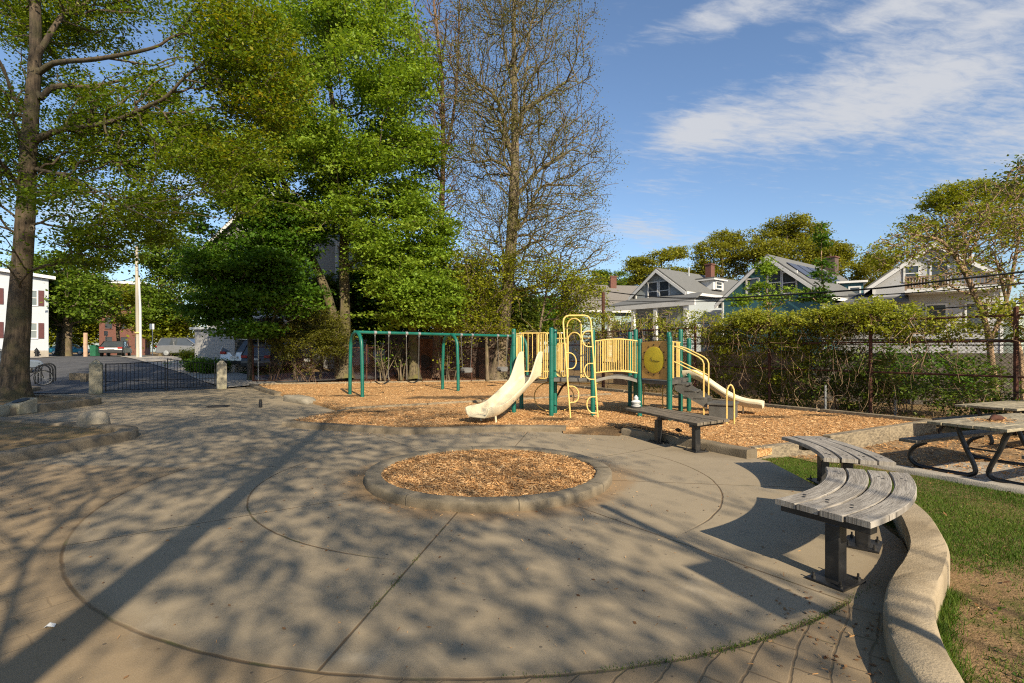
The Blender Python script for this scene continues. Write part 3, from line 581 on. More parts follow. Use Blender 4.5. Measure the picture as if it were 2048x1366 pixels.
# bike racks with a bicycle behind the big tree
for k, (x, y) in enumerate(((-21.75, 24.1), (-22.2, 24.75), (-22.65, 25.4))):
    t = MB(); zg = float(gz(x, y)) + .05
    hw_ = Vector((.74, .67, 0)) * .26; c_ = Vector((x, y, zg))
    t.tube([c_ - hw_] + [c_ - hw_ * math.cos(a) + Vector((0, 0, .62 + .26 * math.sin(a))) for a in np.linspace(0, math.pi, 9)] + [c_ + hw_], .035, 8)
    tag(t.build('bike_rack', m_black, smooth=True), ('black hoop bike rack nearest the plaza, with the bicycle against it', 'black hoop bike rack in the middle of its row of three', 'black hoop bike rack farthest from the plaza')[k], 'bike rack', 'hoop bike racks behind the big tree')
def bicycle(c, rz):
    t = thing('bicycle', 'black bicycle leaning on the hoop racks behind the big tree', 'bicycle', c, rz)
    for x in (0, 1.05):
        wh = MB().tube([(x + .33 * math.cos(a), 0, .34 + .33 * math.sin(a)) for a in np.linspace(0, 2 * math.pi, 32, endpoint=False)], .02, 6, close=True).build('wheel', m_rubber, t, True)
        rim = MB().tube([(x + .30 * math.cos(a), 0, .34 + .30 * math.sin(a)) for a in np.linspace(0, 2 * math.pi, 32, endpoint=False)], .011, 5, close=True)
        for a in np.linspace(0, math.pi, 9, endpoint=False): rim.tube([(x - .29 * math.cos(a), 0, .34 - .29 * math.sin(a)), (x + .29 * math.cos(a), 0, .34 + .29 * math.sin(a))], .0025, 3)
        rim.build('rim', m_steel, wh, True)
    f = MB()
    for a, b in (((0, 0, .34), (.16, 0, .92)), ((.14, 0, .82), (.62, 0, .82)), ((.14, 0, .74), (.55, 0, .32)), ((.55, 0, .32), (.66, 0, .92)), ((.55, 0, .32), (1.05, 0, .34)), ((1.05, 0, .34), (.63, 0, .80))): f.tube([a, b], .018, 6)
    f.build('frame', m_black, t, True)
    MB().tube([(.16, -.28, 1.0), (.13, 0, 1.02), (.16, .28, 1.0)], .014, 6).build('handlebar', m_black, t, True)
    MB().box((.68, 0, .95), (.26, .14, .06)).build('saddle', m_rubber, t, True, bevel=.025)
bicycle((-21.35, 23.7, float(gz(-21.3, 23.7)) + .02), R(222))
kerb('tree_pit_kerb', 'angular concrete kerb of the empty bed by the bike racks', [(-19.2, 20.6), (-19.9, 21.7), (-21.3, 21.9)], .3, -.1, .15)
kerb('tree_pit_kerb', 'angular concrete kerb round the small grass pit behind the bicycle', [(-22.6, 26.6), (-21.6, 26.9), (-21.2, 25.7)], .25, .1, .5)

# ------------------------------------------------------------ swing set
H_BAR = 2.27
fr = [((-5.02, 17.4 + .05), (-5.75, 18.45)), ((-2.08, 20.1), (-2.80, 20.95)), ((.66, 22.3), (-.05, 23.3))]
mids = [Vector(((a[0] + b[0]) / 2, (a[1] + b[1]) / 2, H_BAR)) for a, b in fr]
sw = thing('swing_set', 'dark green metal swing set with arched legs at the back of the chips', 'swing set', (mids[1].x, mids[1].y, .07))
for (a, b), c in zip(fr, mids):
    a, b = Vector((*a, .05)), Vector((*b, .05)); h = (a - b) / 2; h.z = 0; base = (a + b) / 2; rad = h.length * .88; hd = h.normalized()
    pts = [a, a + Vector((0, 0, 1.0)) - hd * .02] + [base + hd * (rad * math.cos(t)) + Vector((0, 0, H_BAR - .05 - rad * .92 + rad * .92 * math.sin(t))) for t in np.linspace(0, math.pi, 15)] + [b + Vector((0, 0, 1.0)) + hd * .02, b]
    MB().tube(pts, .062, 12).build('arch_frame', m_green, sw, smooth=True)
MB().tube([mids[0] - (mids[1] - mids[0]) * .02, mids[1], mids[2] + (mids[2] - mids[1]) * .01], .056, 12).build('top_bar', m_green, sw, smooth=True)
hang = []; m_bucket = mat('grey_rubber', (.13, .13, .13), .6, 6, .3)
for (i, s) in ((0, .25), (0, .57), (1, .22), (1, .74)):
    c = mids[i].lerp(mids[i + 1], s); dv = (mids[i + 1] - mids[i]).normalized(); hang.append((c, dv))
    for e in (-.27, .27):
        q = c + dv * e; MB().tube([q - dv * .05, q + dv * .05], .066, 12).tube([q - Vector((0, 0, .05)), q - Vector((0, 0, .13))], .016, 6).build('swing_hanger', m_steel, sw)
names = [('belt_swing', 'black belt swing hanging near the left arch of the swing set'), ('belt_swing', 'belt swing hanging just left of the middle arch of the swing set'), ('bucket_swing', 'grey toddler bucket swing just right of the middle arch'), ('bucket_swing', 'grey toddler bucket swing in front of the tall bare tree trunk')]
for k, (c, dv) in enumerate(hang):
    z = .42 if k < 2 else .72; t = thing(names[k][0], names[k][1], 'swing', (c.x, c.y, z), 0, 'swings on the green swing set'); pd = Vector((-dv.y, dv.x, 0))
    for e in (-1, 1):
        w_ = .25 if k < 2 else .2
        MB().tube([c + dv * (e * .27) - Vector((0, 0, .12)), Vector((c.x, c.y, z + (.14 if k < 2 else .22))) + dv * (e * w_)], .011, 5).build('chain', m_chain, t)
    if k < 2:
        pts = [Vector((c.x, c.y, z + .14 - .13 * math.cos(s * 1.5))) + dv * (s * .27) for s in np.linspace(-1, 1, 11)]; mb = MB()
        for p, q in zip(pts, pts[1:]): mb.bar(p, q, .15, .016)
        mb.build('seat', m_rubber, t)
    else:
        m_b = m_bucket
        mb = MB(); mb.box((c.x, c.y, z + .03), (.2, .2, .04), (dv, pd, Vector((0, 0, 1))))
        for e in (-1, 1): mb.box(Vector((c.x, c.y, z + .13)) + pd * (e * .12), (.36, .035, .2), (dv, pd, Vector((0, 0, 1)))); mb.box(Vector((c.x, c.y, z + .15)) + dv * (e * .19), (.035, .26, .1), (dv, pd, Vector((0, 0, 1))))
        mb.build('seat', m_b, t, bevel=.012)

# ------------------------------------------------------------ the play structure
pg = thing('play_structure', 'green and yellow playground climber with two slides on the wood chips', 'playground', (2.2, 12.4, .07))
posts = {'a': (.044, 12.96, 2.17), 'b': (.935, 12.35, 2.17), 'c': (1.06, 12.85, 2.15), 'd': (1.92, 12.35, 2.12), 'e': (3.01, 12.25, 1.9), 'f': (3.48, 11.48, 1.94), 'g': (3.09, 13.0, 2.16), 'h': (3.29, 14.5, 2.15), 'i': (4.31, 13.3, 2.17), 'j': (4.49, 13.2, 1.94), 'k': (3.62, 12.0, 2.05), 'l': (.25, 13.9, 2.0)}
DK = .97
V3 = lambda k, z: Vector((posts[k][0], posts[k][1], z))
for k, (x, y, z) in posts.items():
    r_ = .056
    p_ = MB().lathe((x, y, 0), [(r_, .0), (r_, z - .04), (r_ * .93, z - .018), (r_ * .7, z - .004), (r_ * .3, z)], 16).build('post', m_green, pg, smooth=True)
    for zc in (DK + .02, 1.78): MB().lathe((x, y, zc - .03), [(r_ + .006, 0), (r_ + .006, .06)], 16).build('clamp', m_green, p_)
def deck(poly, z): return MB().prism([(x, y, z - .09) for x, y in poly], (0, 0, .09)).build('deck', m_deck, pg, bevel=.01)
deck([posts[k][:2] for k in 'ab'] + [posts['d'][:2], (2.25, 13.1), (1.35, 13.8), (.25, 13.9)], DK)
deck([posts[k][:2] for k in 'ef'] + [(4.0, 12.3), posts['j'][:2], (4.2, 14.0), posts['h'][:2], posts['g'][:2]], DK - .03)
def panel(p, q, z0, z1, n, arch=0., rr=.016, br_=.010, ends=True):
    p, q = Vector(p), Vector(q); up = Vector((0, 0, 1)); mb = MB(); S_ = np.linspace(0, 1, 13)
    f = lambda s, z: p.lerp(q, s) + up * (z + arch * math.sin(math.pi * s))
    mb.tube([f(s, z1) for s in S_], rr, 8); mb.tube([f(s, z0) for s in S_], rr, 8)
    for i in range(n):
        s = (i + .5) / n; mb.tube([f(s, z0), f(s, z1)], br_, 6)
    if ends:
        for s in (.01, .99): mb.tube([f(s, z0), f(s, z1)], rr, 8)
    o_ = mb.build('railing_panel', m_yellow, pg, smooth=True); bt_ = MB(); uu = (q - p).normalized()
    for e, sg in ((p, -1), (q, 1)):
        for z in (z0, z1): c_ = e + up * z; bt_.tube([c_ - uu * .02, c_ + uu * (sg * .055)], .021, 8)
    bt_.build('metal_fittings', m_steel, o_); return o_  # rail-end brackets: short steel tubes where the panel meets its posts
g2 = lambda k: (posts[k][0], posts[k][1], 0)
panel((.25, 13.9, 0), (1.32, 13.85, 0), DK + .1, 2.09, 9)                       # behind the slide
panel(g2('a'), (.25, 13.9, 0), DK + .1, 2.06, 5)
ab = Vector(g2('b')) - Vector(g2('a'))
def hoop_panel(p, q, z0, z1, n):
    p, q = Vector(p), Vector(q); L = (q - p).length; r_ = min(.07, L * .35); u = (q - p).normalized(); up = Vector((0, 0, 1)); pts = []
    for cx_, cz_, a0 in ((L - r_, z1 - r_, 0), (r_, z1 - r_, 90), (r_, z0 + r_, 180), (L - r_, z0 + r_, 270)):
        for a in range(0, 91, 30): pts.append(p + u * (cx_ + r_ * math.cos(R(a0 + a))) + up * (cz_ + r_ * math.sin(R(a0 + a))))
    mb = MB().tube(pts, .017, 8, close=True)
    for i in range(n): s = (i + 1) / (n + 1); mb.tube([p.lerp(q, s) + up * z0, p.lerp(q, s) + up * z1], .010, 6)
    return mb.build('railing_panel', m_yellow, pg, smooth=True)
hoop_panel(Vector(g2('a')) + ab * .08, Vector(g2('a')) + ab * .2, DK + .04, 1.98, 1)
hoop_panel(Vector(g2('b')) - ab * .34, Vector(g2('b')) - ab * .10, DK - .02, 2.05, 4)
cdv = Vector(g2('d')) - Vector(g2('c'))
hoop_panel(Vector(g2('c')) + cdv * .05, Vector(g2('c')) + cdv * .32, DK + .02, 1.80, 4)
hoop_panel(Vector(g2('c')) + cdv * .70, Vector(g2('c')) + cdv * .97, DK + .02, 1.80, 4)
MB().tube([Vector(g2('c')) + Vector((0, 0, 1.92)), Vector(g2('c')).lerp(Vector(g2('d')), .34) + Vector((0, 0, 1.92))], .016, 8).tube([Vector(g2('c')).lerp(Vector(g2('d')), .68) + Vector((0, 0, 1.92)), Vector(g2('d')) + Vector((0, 0, 1.92))], .016, 8).build('railing', m_yellow, pg, smooth=True)
# loop ladder leaning on the deck
la, lb = Vector((1.34, 11.92, .05)), Vector((1.975, 11.95, .05)); ta, tb = Vector((1.205, 12.25, 2.28)), Vector((1.86, 12.25, 2.28)); top = 2.46
fa = lambda s: la.lerp(ta, s); fb = lambda s: lb.lerp(tb, s)
cpts = [fa(0), fa(.5), fa(1)] + [Vector((1.205 + .14 - .14 * math.cos(a), 12.27, 2.30 + .15 * math.sin(a))) for a in (.5, 1.0, math.pi / 2)] + [Vector((1.86 - .14 + .14 * math.cos(a), 12.27, 2.30 + .15 * math.sin(a))) for a in (math.pi / 2, 1.0, .5)] + [fb(1), fb(.5), fb(0)]
ldr = MB().tube(cpts, .021, 8).build('loop_ladder', m_yellow, pg, smooth=True)
for s, sd_ in ((.17, 0), (.515, 0), (.06, 1), (.405, 1), (.745, 1)):
    f0, f1 = (fa, fb) if sd_ == 0 else (fb, fa); p0, p1 = f0(s), f0(s + .165); u = (f1(s) - f0(s)).normalized(); c_ = (p0 + p1) / 2; hh = (p1 - p0) / 2
    pts = [p0, p0 + u * .10] + [c_ + u * (.10 + .135 * math.cos(a)) + hh * math.sin(a) for a in np.linspace(-math.pi / 2, math.pi / 2, 11)] + [p1 + u * .10, p1]
    MB().tube(pts, .0145, 8).build('foot_loop', m_yellow, ldr, smooth=True)
p0 = Vector(g2('c')).lerp(Vector(g2('d')), .33); p1 = Vector(g2('c')).lerp(Vector(g2('d')), .70); u = (p1 - p0)
for dz_, ins_ in ((2.40, .0), (2.06, .07)):
    a_, b_ = p0 + u * ins_, p1 - u * (ins_ * .3); r_ = (b_ - a_).length / 2; c_ = (a_ + b_) / 2; un = u.normalized()
    MB().tube([a_ + Vector((0, 0, DK)), a_ + Vector((0, 0, 1.5))] + [c_ - un * (r_ * math.cos(t)) + Vector((0, 0, dz_ - r_ + r_ * math.sin(t))) for t in np.linspace(0, math.pi, 13)] + [b_ + Vector((0, 0, 1.5)), b_ + Vector((0, 0, DK))], .017, 8).build('handle_hoop', m_yellow, pg, smooth=True)
# arched bridge and its two railings
bp = [Vector(g2('d')).lerp(Vector(g2('e')), s) for s in np.linspace(0, 1, 13)]; bq = [Vector((2.25, 13.1, 0)).lerp(Vector(g2('g')), s) for s in np.linspace(0, 1, 13)]
bz = [DK - .05 + .11 * math.sin(math.pi * s) for s in np.linspace(0, 1, 13)]; vs = []
for a, b, z in zip(bp, bq, bz): vs += [(a.x, a.y, z), (b.x, b.y, z), (b.x, b.y, z - .07), (a.x, a.y, z - .07)]
MB().add(vs, [(i * 4 + q, i * 4 + (q + 1) % 4, (i + 1) * 4 + (q + 1) % 4, (i + 1) * 4 + q) for i in range(12) for q in range(4)]).build('arched_bridge', mat('grey_bridge_deck', (.20, .19, .17), .7, 5, .25), pg)
panel(Vector(g2('d')) + Vector((.04, 0, 0)), Vector(g2('e')) - Vector((.03, 0, 0)), DK + .12, 1.845, 19, .045)
panel((2.27, 13.1, 0), Vector(g2('g')) - Vector((.04, 0, 0)), DK + .12, 1.87, 13, .045)
MB().tube([(1.4, 13.7, .78), (2.3, 13.3, .78)], .014, 8).build('railing', m_yellow, pg, smooth=True)
rg = MB()
for cx_, cy_, rx_ in ((1.1, 13.6, .52),): rg.tube([(cx_ + rx_ * math.cos(a), cy_ + .2 * math.sin(a), .42 + .38 * math.sin(a)) for a in np.linspace(0, 2 * math.pi, 30, endpoint=False)], .014, 6, close=True)
rg.build('crawl_ring', m_yellow, pg, smooth=True)
MB().tube([(1.05, 13.3, .1), (1.15, 13.35, .45), (1.3, 13.4, .7), (1.55, 13.5, .88)], .03, 6).build('climbing_pole', m_rust, pg, smooth=True)
# board with the round yellow disc
pe, pf = Vector(g2('e')), Vector(g2('f')); u = (pf - pe).normalized(); nn = Vector((u.y, -u.x, 0)); nn = nn if nn.y < 0 else -nn
a_, b_ = pe + u * .08, pf - u * .06
MB().prism([a_ + Vector((0, 0, DK + .01)), b_ + Vector((0, 0, DK - .0)), b_ + Vector((0, 0, 1.84)), a_ + Vector((0, 0, 1.82))], nn * .02).build('board', m_tan, pg, bevel=.006)
c_ = (a_ + b_) / 2 + Vector((0, 0, 1.41)) + nn * .022
dsc = MB().lathe(c_, [(.30, 0), (.30, .012), (.27, .016)], 32, (u, Vector((0, 0, 1)), nn)).build('round_panel', m_disc, pg, smooth=True)
mb = MB()
for i in range(12):
    a = 2 * math.pi * i / 12; mb.lathe(c_ + u * (.34 * math.cos(a)) + Vector((0, 0, .34 * math.sin(a))), [(.018, 0), (.018, .004)], 8, (u, Vector((0, 0, 1)), nn))
mb.build('hole', m_dark, dsc)
sc_ = MB(); pr = None
for i, (q, h) in enumerate([(-.06, .06), (-.07, .02), (-.05, -.02), (-.01, -.03), (.02, -.012), (.05, -.03), (.09, -.022), (.13, -.03), (.19, -.024)]):
    p = c_ + nn * .018 + u * q + Vector((0, 0, h)); sc_ = sc_.tube([pr, p], .006, 5) if pr is not None else sc_; pr = p
sc_.build('scribble', m_dark, dsc)
MB().tube([Vector(g2('k')) + Vector((0, 0, 1.83)), Vector(g2('i')) + Vector((0, 0, 1.83))], .016, 8).build('railing', m_yellow, pg, smooth=True)
# slides
def slide(p0, dirv, prof, wd, hood, wall):
    """prof: (distance, height) of the bed"""
    d_ = Vector((*dirv, 0)).normalized(); s_ = Vector((-d_.y, d_.x, 0)); t_ = .022; vs = []; pts = smooth_path(prof, 36)
    for k, (q, z) in enumerate(pts):
        hgt = wall + (hood - wall) * (1 - float(sst(np.array((q - .12) / .5)))); w2 = wd / 2 * (1 + .10 * float(sst(np.array((q - pts[-1][0] * .7) / (pts[-1][0] * .3)))))
        if k >= len(pts) - 3: hgt *= (.98, .93, .82)[k - len(pts) + 3]
        fl = .03
        for a, b in ((-w2 - fl, hgt), (-w2, .05), (-w2 + .05, .0), (w2 - .05, .0), (w2, .05), (w2 + fl, hgt), (w2 + fl + t_ * 1.7, hgt - .005), (w2 + fl + t_ * 1.5, hgt - .06), (w2 + t_, .03), (w2 - .04, -t_ * 1.6), (-w2 + .04, -t_ * 1.6), (-w2 - t_, .03), (-w2 - fl - t_ * 1.5, hgt - .06), (-w2 - fl - t_ * 1.7, hgt - .005)):
            p = Vector((*p0, 0)) + d_ * q + s_ * a; vs.append((p.x, p.y, z + b))
    n = 14; k = len(pts)
    fs = [(i * n + q, i * n + (q + 1) % n, (i + 1) * n + (q + 1) % n, (i + 1) * n + q) for i in range(k - 1) for q in range(n)] + [list(range(n))[::-1], list(range((k - 1) * n, k * n))]
    o_ = MB().add(vs, fs).build('slide', m_beige, pg, smooth=True)
    bt_ = MB()
    for q_, z_ in ((.03, .36), (.03, .1), (pts[-1][0] * .55, .10)):
        for e in (-1, 1):
            k_ = int(np.argmin(np.abs(pts[:, 0] - q_))); c_ = Vector((*p0, 0)) + d_ * pts[k_][0] + s_ * (e * (wd / 2 + .05)) + Vector((0, 0, pts[k_][1] + z_ * (hood / .62))); bt_.lathe(c_, [(.014, 0), (.014, .006), (.006, .010)], 8, (d_, Vector((0, 0, 1)), s_ * e))
    bt_.build('metal_fittings', m_steel, o_)
    mod = o_.modifiers.new('edge', 'BEVEL'); mod.width = .008; mod.segments = 2; mod.limit_method = 'ANGLE'
    return o_, d_, s_
top_ = (.50, 12.66)
s1o, d1, sv1 = slide(top_, (-.575, -.818), [(0, .98), (.12, .975), (.3, .895), (.8, .625), (1.3, .375), (1.6, .275), (1.85, .25), (2.16, .245)], .46, .62, .20)
q = Vector((*top_, 0)) + d1 * 1.75 - sv1 * -.18
lg = MB().tube([q + Vector((0, 0, .28)), q + Vector((.02, 0, .05))], .022, 8).tube([q - sv1 * .40 + Vector((0, 0, .28)), q - sv1 * .40 + Vector((.02, 0, .05))], .022, 8); lg.build('support_leg', m_beige, s1o, smooth=True)
s2o, d2, sv2 = slide((4.55, 13.42), (.85, -.5), [(-.1, .96), (.12, .96), (.35, .86), (.8, .55), (1.1, .38), (1.4, .29), (1.75, .27)], .44, .16, .14)
q = Vector((4.55, 13.42, 0)) + d2 * 1.3; MB().tube([q + Vector((0, 0, .28)), q + Vector((0, 0, .05))], .022, 8).build('support_leg', m_beige, s2o, smooth=True)
# ladder at the back of the right deck
bl_ = MB(); a_, b_ = Vector((3.62, 14.3, 0)), Vector((4.1, 14.15, 0))
for q in (a_, b_): bl_.tube([q + Vector((0, 0, .05)), q + Vector((0, 0, .78))], .016, 6)
for z in (.30, .52, .76): bl_.tube([a_ + Vector((0, 0, z)), b_ + Vector((0, 0, z))], .014, 6)
bl_.build('ladder', m_yellow, pg, smooth=True)
# steps with rails
ud = Vector((.86, -.51, 0)); vd_ = Vector((.51, .86, 0)); st0 = Vector((3.80, 12.15, 0)); ws = .62
stp = MB()
for i in range(3):
    c_ = st0 + ud * (.14 + .2 * i) + vd_ * (ws / 2) + Vector((0, 0, .83 - .155 * i)); stp.box(c_, (.26, ws, .05), (ud, vd_, Vector((0, 0, 1))))
stp.build('steps', m_deck, pg, bevel=.008)
for e in (0, ws):
    MB().prism([st0 + vd_ * e + Vector((0, 0, .93)), st0 + vd_ * e + Vector((0, 0, .70)), st0 + ud * .72 + vd_ * e + Vector((0, 0, .30)), st0 + ud * .72 + vd_ * e + Vector((0, 0, .52))], vd_ * .03).build('stringer', m_deck, pg)
c_ = st0 + ud * 1.02 + vd_ * (ws / 2); MB().box(c_ + Vector((0, 0, .24)), (.52, ws + .05, .30), (ud, vd_, Vector((0, 0, 1)))).box(c_ + Vector((0, 0, .42)), (.58, ws + .12, .05), (ud, vd_, Vector((0, 0, 1)))).build('step_box', m_deck, pg, bevel=.01)
for e in (.04, ws + .02):
    b0 = st0 + vd_ * e + ud * -.02; z = lambda p, h: p + Vector((0, 0, h))
    rl = MB().tube([z(b0, 1.72), z(b0 + ud * .18, 1.66), z(b0 + ud * .55, 1.47), z(b0 + ud * .63, 1.40), z(b0 + ud * .66, 1.32), z(b0 + ud * .66, .06 if e < .1 else .5)], .018, 8)
    rl.tube([z(b0, 1.36), z(b0 + ud * .65, 1.04)], .016, 8); rl.build('stair_rail', m_yellow, pg, smooth=True)
    MB().box(b0 + ud * -.05 + Vector((0, 0, 1.40)), (.09, .03, .86), (ud, vd_, Vector((0, 0, 1)))).build('barrier_panel', m_yellow, pg, bevel=.006)
hc = Vector((4.60, 10.95, 0)); hv = Vector((.13, -.02, 0)).normalized() * .075
MB().tube([hc - hv + Vector((0, 0, .05)), hc - hv + Vector((0, 0, .70))] + [hc - hv * math.cos(t) + Vector((0, 0, .70 + .20 * math.sin(t))) for t in (.5, 1.1, 1.57, 2.0, 2.6)] + [hc + hv + Vector((0, 0, .70)), hc + hv + Vector((0, 0, .05))], .018, 8).build('grab_hoop', m_yellow, pg, smooth=True)

# ------------------------------------------------------------ benches
def bench(label, ci, co_, n, bulge, legs, m, z=.495, th=.042, gap=.016):
    """ci: inner corners far/near, co_: outer corners far/near; slats run far to near"""
    A0, A1 = Vector(ci[0]), Vector(ci[1]); B0, B1 = Vector(co_[0]), Vector(co_[1]); c = (A0 + A1 + B0 + B1) / 4
    lb_ = len(label) % 7
    t = thing('slatted_bench', label, 'bench', (c.x, c.y, 0), 0, 'slatted benches round the plaza'); mb = MB()
    acr = ((B0 + B1) - (A0 + A1)).normalized()
    L = 14
    f = lambda s, a: (A0.lerp(B0, a)).lerp(A1.lerp(B1, a), s) + acr * (bulge * 4 * s * (1 - s))
    wd = (B0 - A0).length; hg = gap / wd / 2
    for i in range(n):
        a, b = i / n + hg, (i + 1) / n - hg; e0, e1 = random.uniform(-.004, .004), random.uniform(-.005, .005); dz_ = random.uniform(-.003, .003); vs = []
        for k in range(L + 1):
            s = k / L; s = s * (1 + e0 - e1) + e1; p, q = f(s, a), f(s, b); cr = .003 * math.sin(s * 5 + i)
            ch = .006; pq = (q - p).normalized() * ch
            for (pt, zz1) in ((p, z - th), (p, z - ch), (p + pq, z), (q - pq, z), (q, z - ch), (q, z - th)): vs.append((pt.x, pt.y, zz1 + dz_ + cr))
        m_ = 6; mb.add(vs, [(k * m_ + j, k * m_ + (j + 1) % m_, (k + 1) * m_ + (j + 1) % m_, (k + 1) * m_ + j) for k in range(L) for j in range(m_)] + [list(range(m_))[::-1], list(range(L * m_, L * m_ + m_))])
    st = mb.build('seat', m, t)
    gv = np.zeros((len(mb.v), 3), np.float32); Ls = ((A0 + B0) / 2 - (A1 + B1) / 2).length; per_ = 6 * (L + 1)
    for q in range(len(mb.v)):
        i_, w2_ = divmod(q, per_); gv[q] = (Ls * (w2_ // 6) / L, (0, 0, .01, wd / n - .01, wd / n, wd / n)[w2_ % 6] + (0, .03, 0, 0, .03, 0)[w2_ % 6] * 0 + i_ * .37, i_ * 3.1 + lb_ * 1.7)
    at_ = st.data.attributes.new('g', 'FLOAT_VECTOR', 'POINT'); at_.data.foreach_set('vector', gv.ravel())
    bo = MB()
    for s in (.16, .84):
        for i in range(n):
            for e in (-.02, .02): p = f(s + e, (i + .5) / n + e); bo.lathe((p.x, p.y, z - .002), [(.0125, 0), (.0125, .0035), (.007, .0045)], 8)
    bo.build('metal_fittings', m_iron, st)
    for (lx, ly) in legs:
        s_ = min((abs((f(s, .5) - Vector((lx, ly))).length), s) for s in np.linspace(0, 1, 41))[1]; tv = (f(min(1, s_ + .05), .5) - f(max(0, s_ - .05), .5)).normalized()
        X, Y = Vector((tv.x, tv.y, 0)), Vector((-tv.y, tv.x, 0)); Z = Vector((0, 0, 1))
        leg = MB().box((lx, ly, (z - th - .05) / 2), (.10, .10, z - th - .05), (X, Y, Z)).build('leg', m_black, t, bevel=.008)
        p, q = f(s_, .04), f(s_, .96); MB().bar((p.x, p.y, z - th - .028), (q.x, q.y, z - th - .028), .09, .05).build('cross_bar', m_black, leg, bevel=.006)
        MB().box((lx, ly, .009), (.30, .25, .018), (X, Y, Z)).build('base_plate', m_black, leg, bevel=.004)
        nb = MB()
        for e1_ in (-1, 1):
            for e2_ in (-1, 1): c2 = Vector((lx, ly, .018)) + X * (.115 * e1_) + Y * (.09 * e2_); nb.lathe(c2, [(.017, 0), (.017, .014), (.008, .015), (.008, .04)], 6)
        nb.build('metal_fittings', m_black, leg)
    return t
bench('straight brown slatted bench with a lantern on its left end', ((2.19, 10.2), (2.85, 8.02)), ((2.80, 10.5), (3.56, 8.5)), 5, 0, ((2.575, 9.15), (2.96, 8.36)), m_bench_top)
bench('nearest grey slatted bench with curved slats, its post on the front plate', ((3.0, 5.0), (1.98, 3.93)), ((3.60, 4.70), (2.31, 3.34)), 4, .13, ((2.26, 3.63), (2.90, 4.30)), m_bench)
bench('grey slatted bench with curved slats set end to end behind the nearest one', ((3.50, 6.76), (3.25, 5.44)), ((4.06, 6.82), (3.84, 5.18)), 4, .09, ((3.62, 5.62), (3.80, 6.35)), m_bench)
# lantern on the bench, bird on the kerb, bottle on the plaza
z0 = .493; lc = P(1272, 816, z0); lt = thing('lantern', 'black and white lantern standing on the far end of the brown bench', 'lantern', lc)
MB().lathe(lc, [(.10, 0), (.105, .012), (.09, .03), (.07, .035)], 20).build('base', m_rubber, lt, smooth=True)
MB().lathe(lc + Vector((0, 0, .035)), [(.085, 0), (.09, .02), (.06, .06), (.085, .062), (.095, .085), (.06, .12), (.035, .125)], 20).build('body', m_white, lt, smooth=True)
for zb1, rb1 in ((.055, .088), (.105, .092)): MB().lathe(lc + Vector((0, 0, zb1)), [(rb1 - .004, 0), (rb1, .004), (rb1, .016), (rb1 - .004, .02)], 20).build('band', m_rubber, lt, smooth=True)
MB().lathe(lc + Vector((0, 0, .16)), [(.035, 0), (.045, .012), (.045, .05), (.03, .065), (.02, .068), (.022, .085), (.008, .092)], 16).build('cap', m_trimgrey, lt, smooth=True)
bc = P(1359, 868, .13); bd = thing('small_bird', 'small dark bird standing on the kerb under the brown bench', 'bird', bc)
bm_ = MB(); bm_.lathe(bc + Vector((-.085, 0, .085)), [(.004, 0), (.014, .02), (.03, .05), (.036, .085), (.032, .115), (.02, .135), (.022, .15), (.018, .168), (.006, .175), (.002, .19)], 12, (Vector((0, 1, 0)), Vector((.25, 0, 1)).normalized(), Vector((1, 0, -.25)).normalized() * .75))
bm_.build('body', mat('bird_feathers', (.035, .03, .028), .8, 20, .4), bd, smooth=True)
MB().bar(bc + Vector((-.08, 0, .09)), bc + Vector((-.15, 0, .112)), .03, .008).build('tail', m_rubber, bd)
for e in (-.012, .012): MB().tube([bc + Vector((-.01, e, .07)), bc + Vector((0, e, .0)), bc + Vector((.02, e, .001))], .003, 5).build('leg', m_rust, bd)
bt = P(521, 815, 0); bo_ = thing('bottle', 'black bottle standing alone on the plaza left of the boulder slab', 'bottle', bt)
MB().lathe(bt, [(.045, 0), (.048, .01), (.048, .15), (.04, .175), (.034, .18)], 16).build('body', m_rubber, bo_, smooth=True)
MB().lathe(bt + Vector((0, 0, .18)), [(.036, 0), (.036, .05), (.02, .055)], 16).build('lid', m_black, bo_, smooth=True)
mh = P(436, 813, .003); mo = thing('manhole_cover', 'round dark iron drain cover set in the plaza', 'manhole cover', mh)
MB().lathe(mh, [(.27, 0), (.27, .006)], 32).build('cover', mat('iron_cover', (.07, .06, .05), .8, 8, .4, 60, .5), mo)
MB().tube([mh + Vector((.29 * math.cos(a), .29 * math.sin(a), .003)) for a in np.linspace(0, 2 * math.pi, 32, endpoint=False)], .015, 6, close=True).build('rim', m_iron, mo)
pc_ = P(100, 1255, .0); cr = MB(); cr.add([pc_ + Vector(q) for q in ((-.028, -.012, .004), (0, -.02, .018), (.03, -.006, .006), (.022, .016, .014), (-.006, .012, .024), (-.026, .01, .008), (0, 0, .03))], [(0, 1, 6), (1, 2, 6), (2, 3, 6), (3, 4, 6), (4, 5, 6), (5, 0, 6)]); tag(cr.build('paper_scrap', m_white), 'crumpled white paper scrap on the plaza at lower left', 'litter')

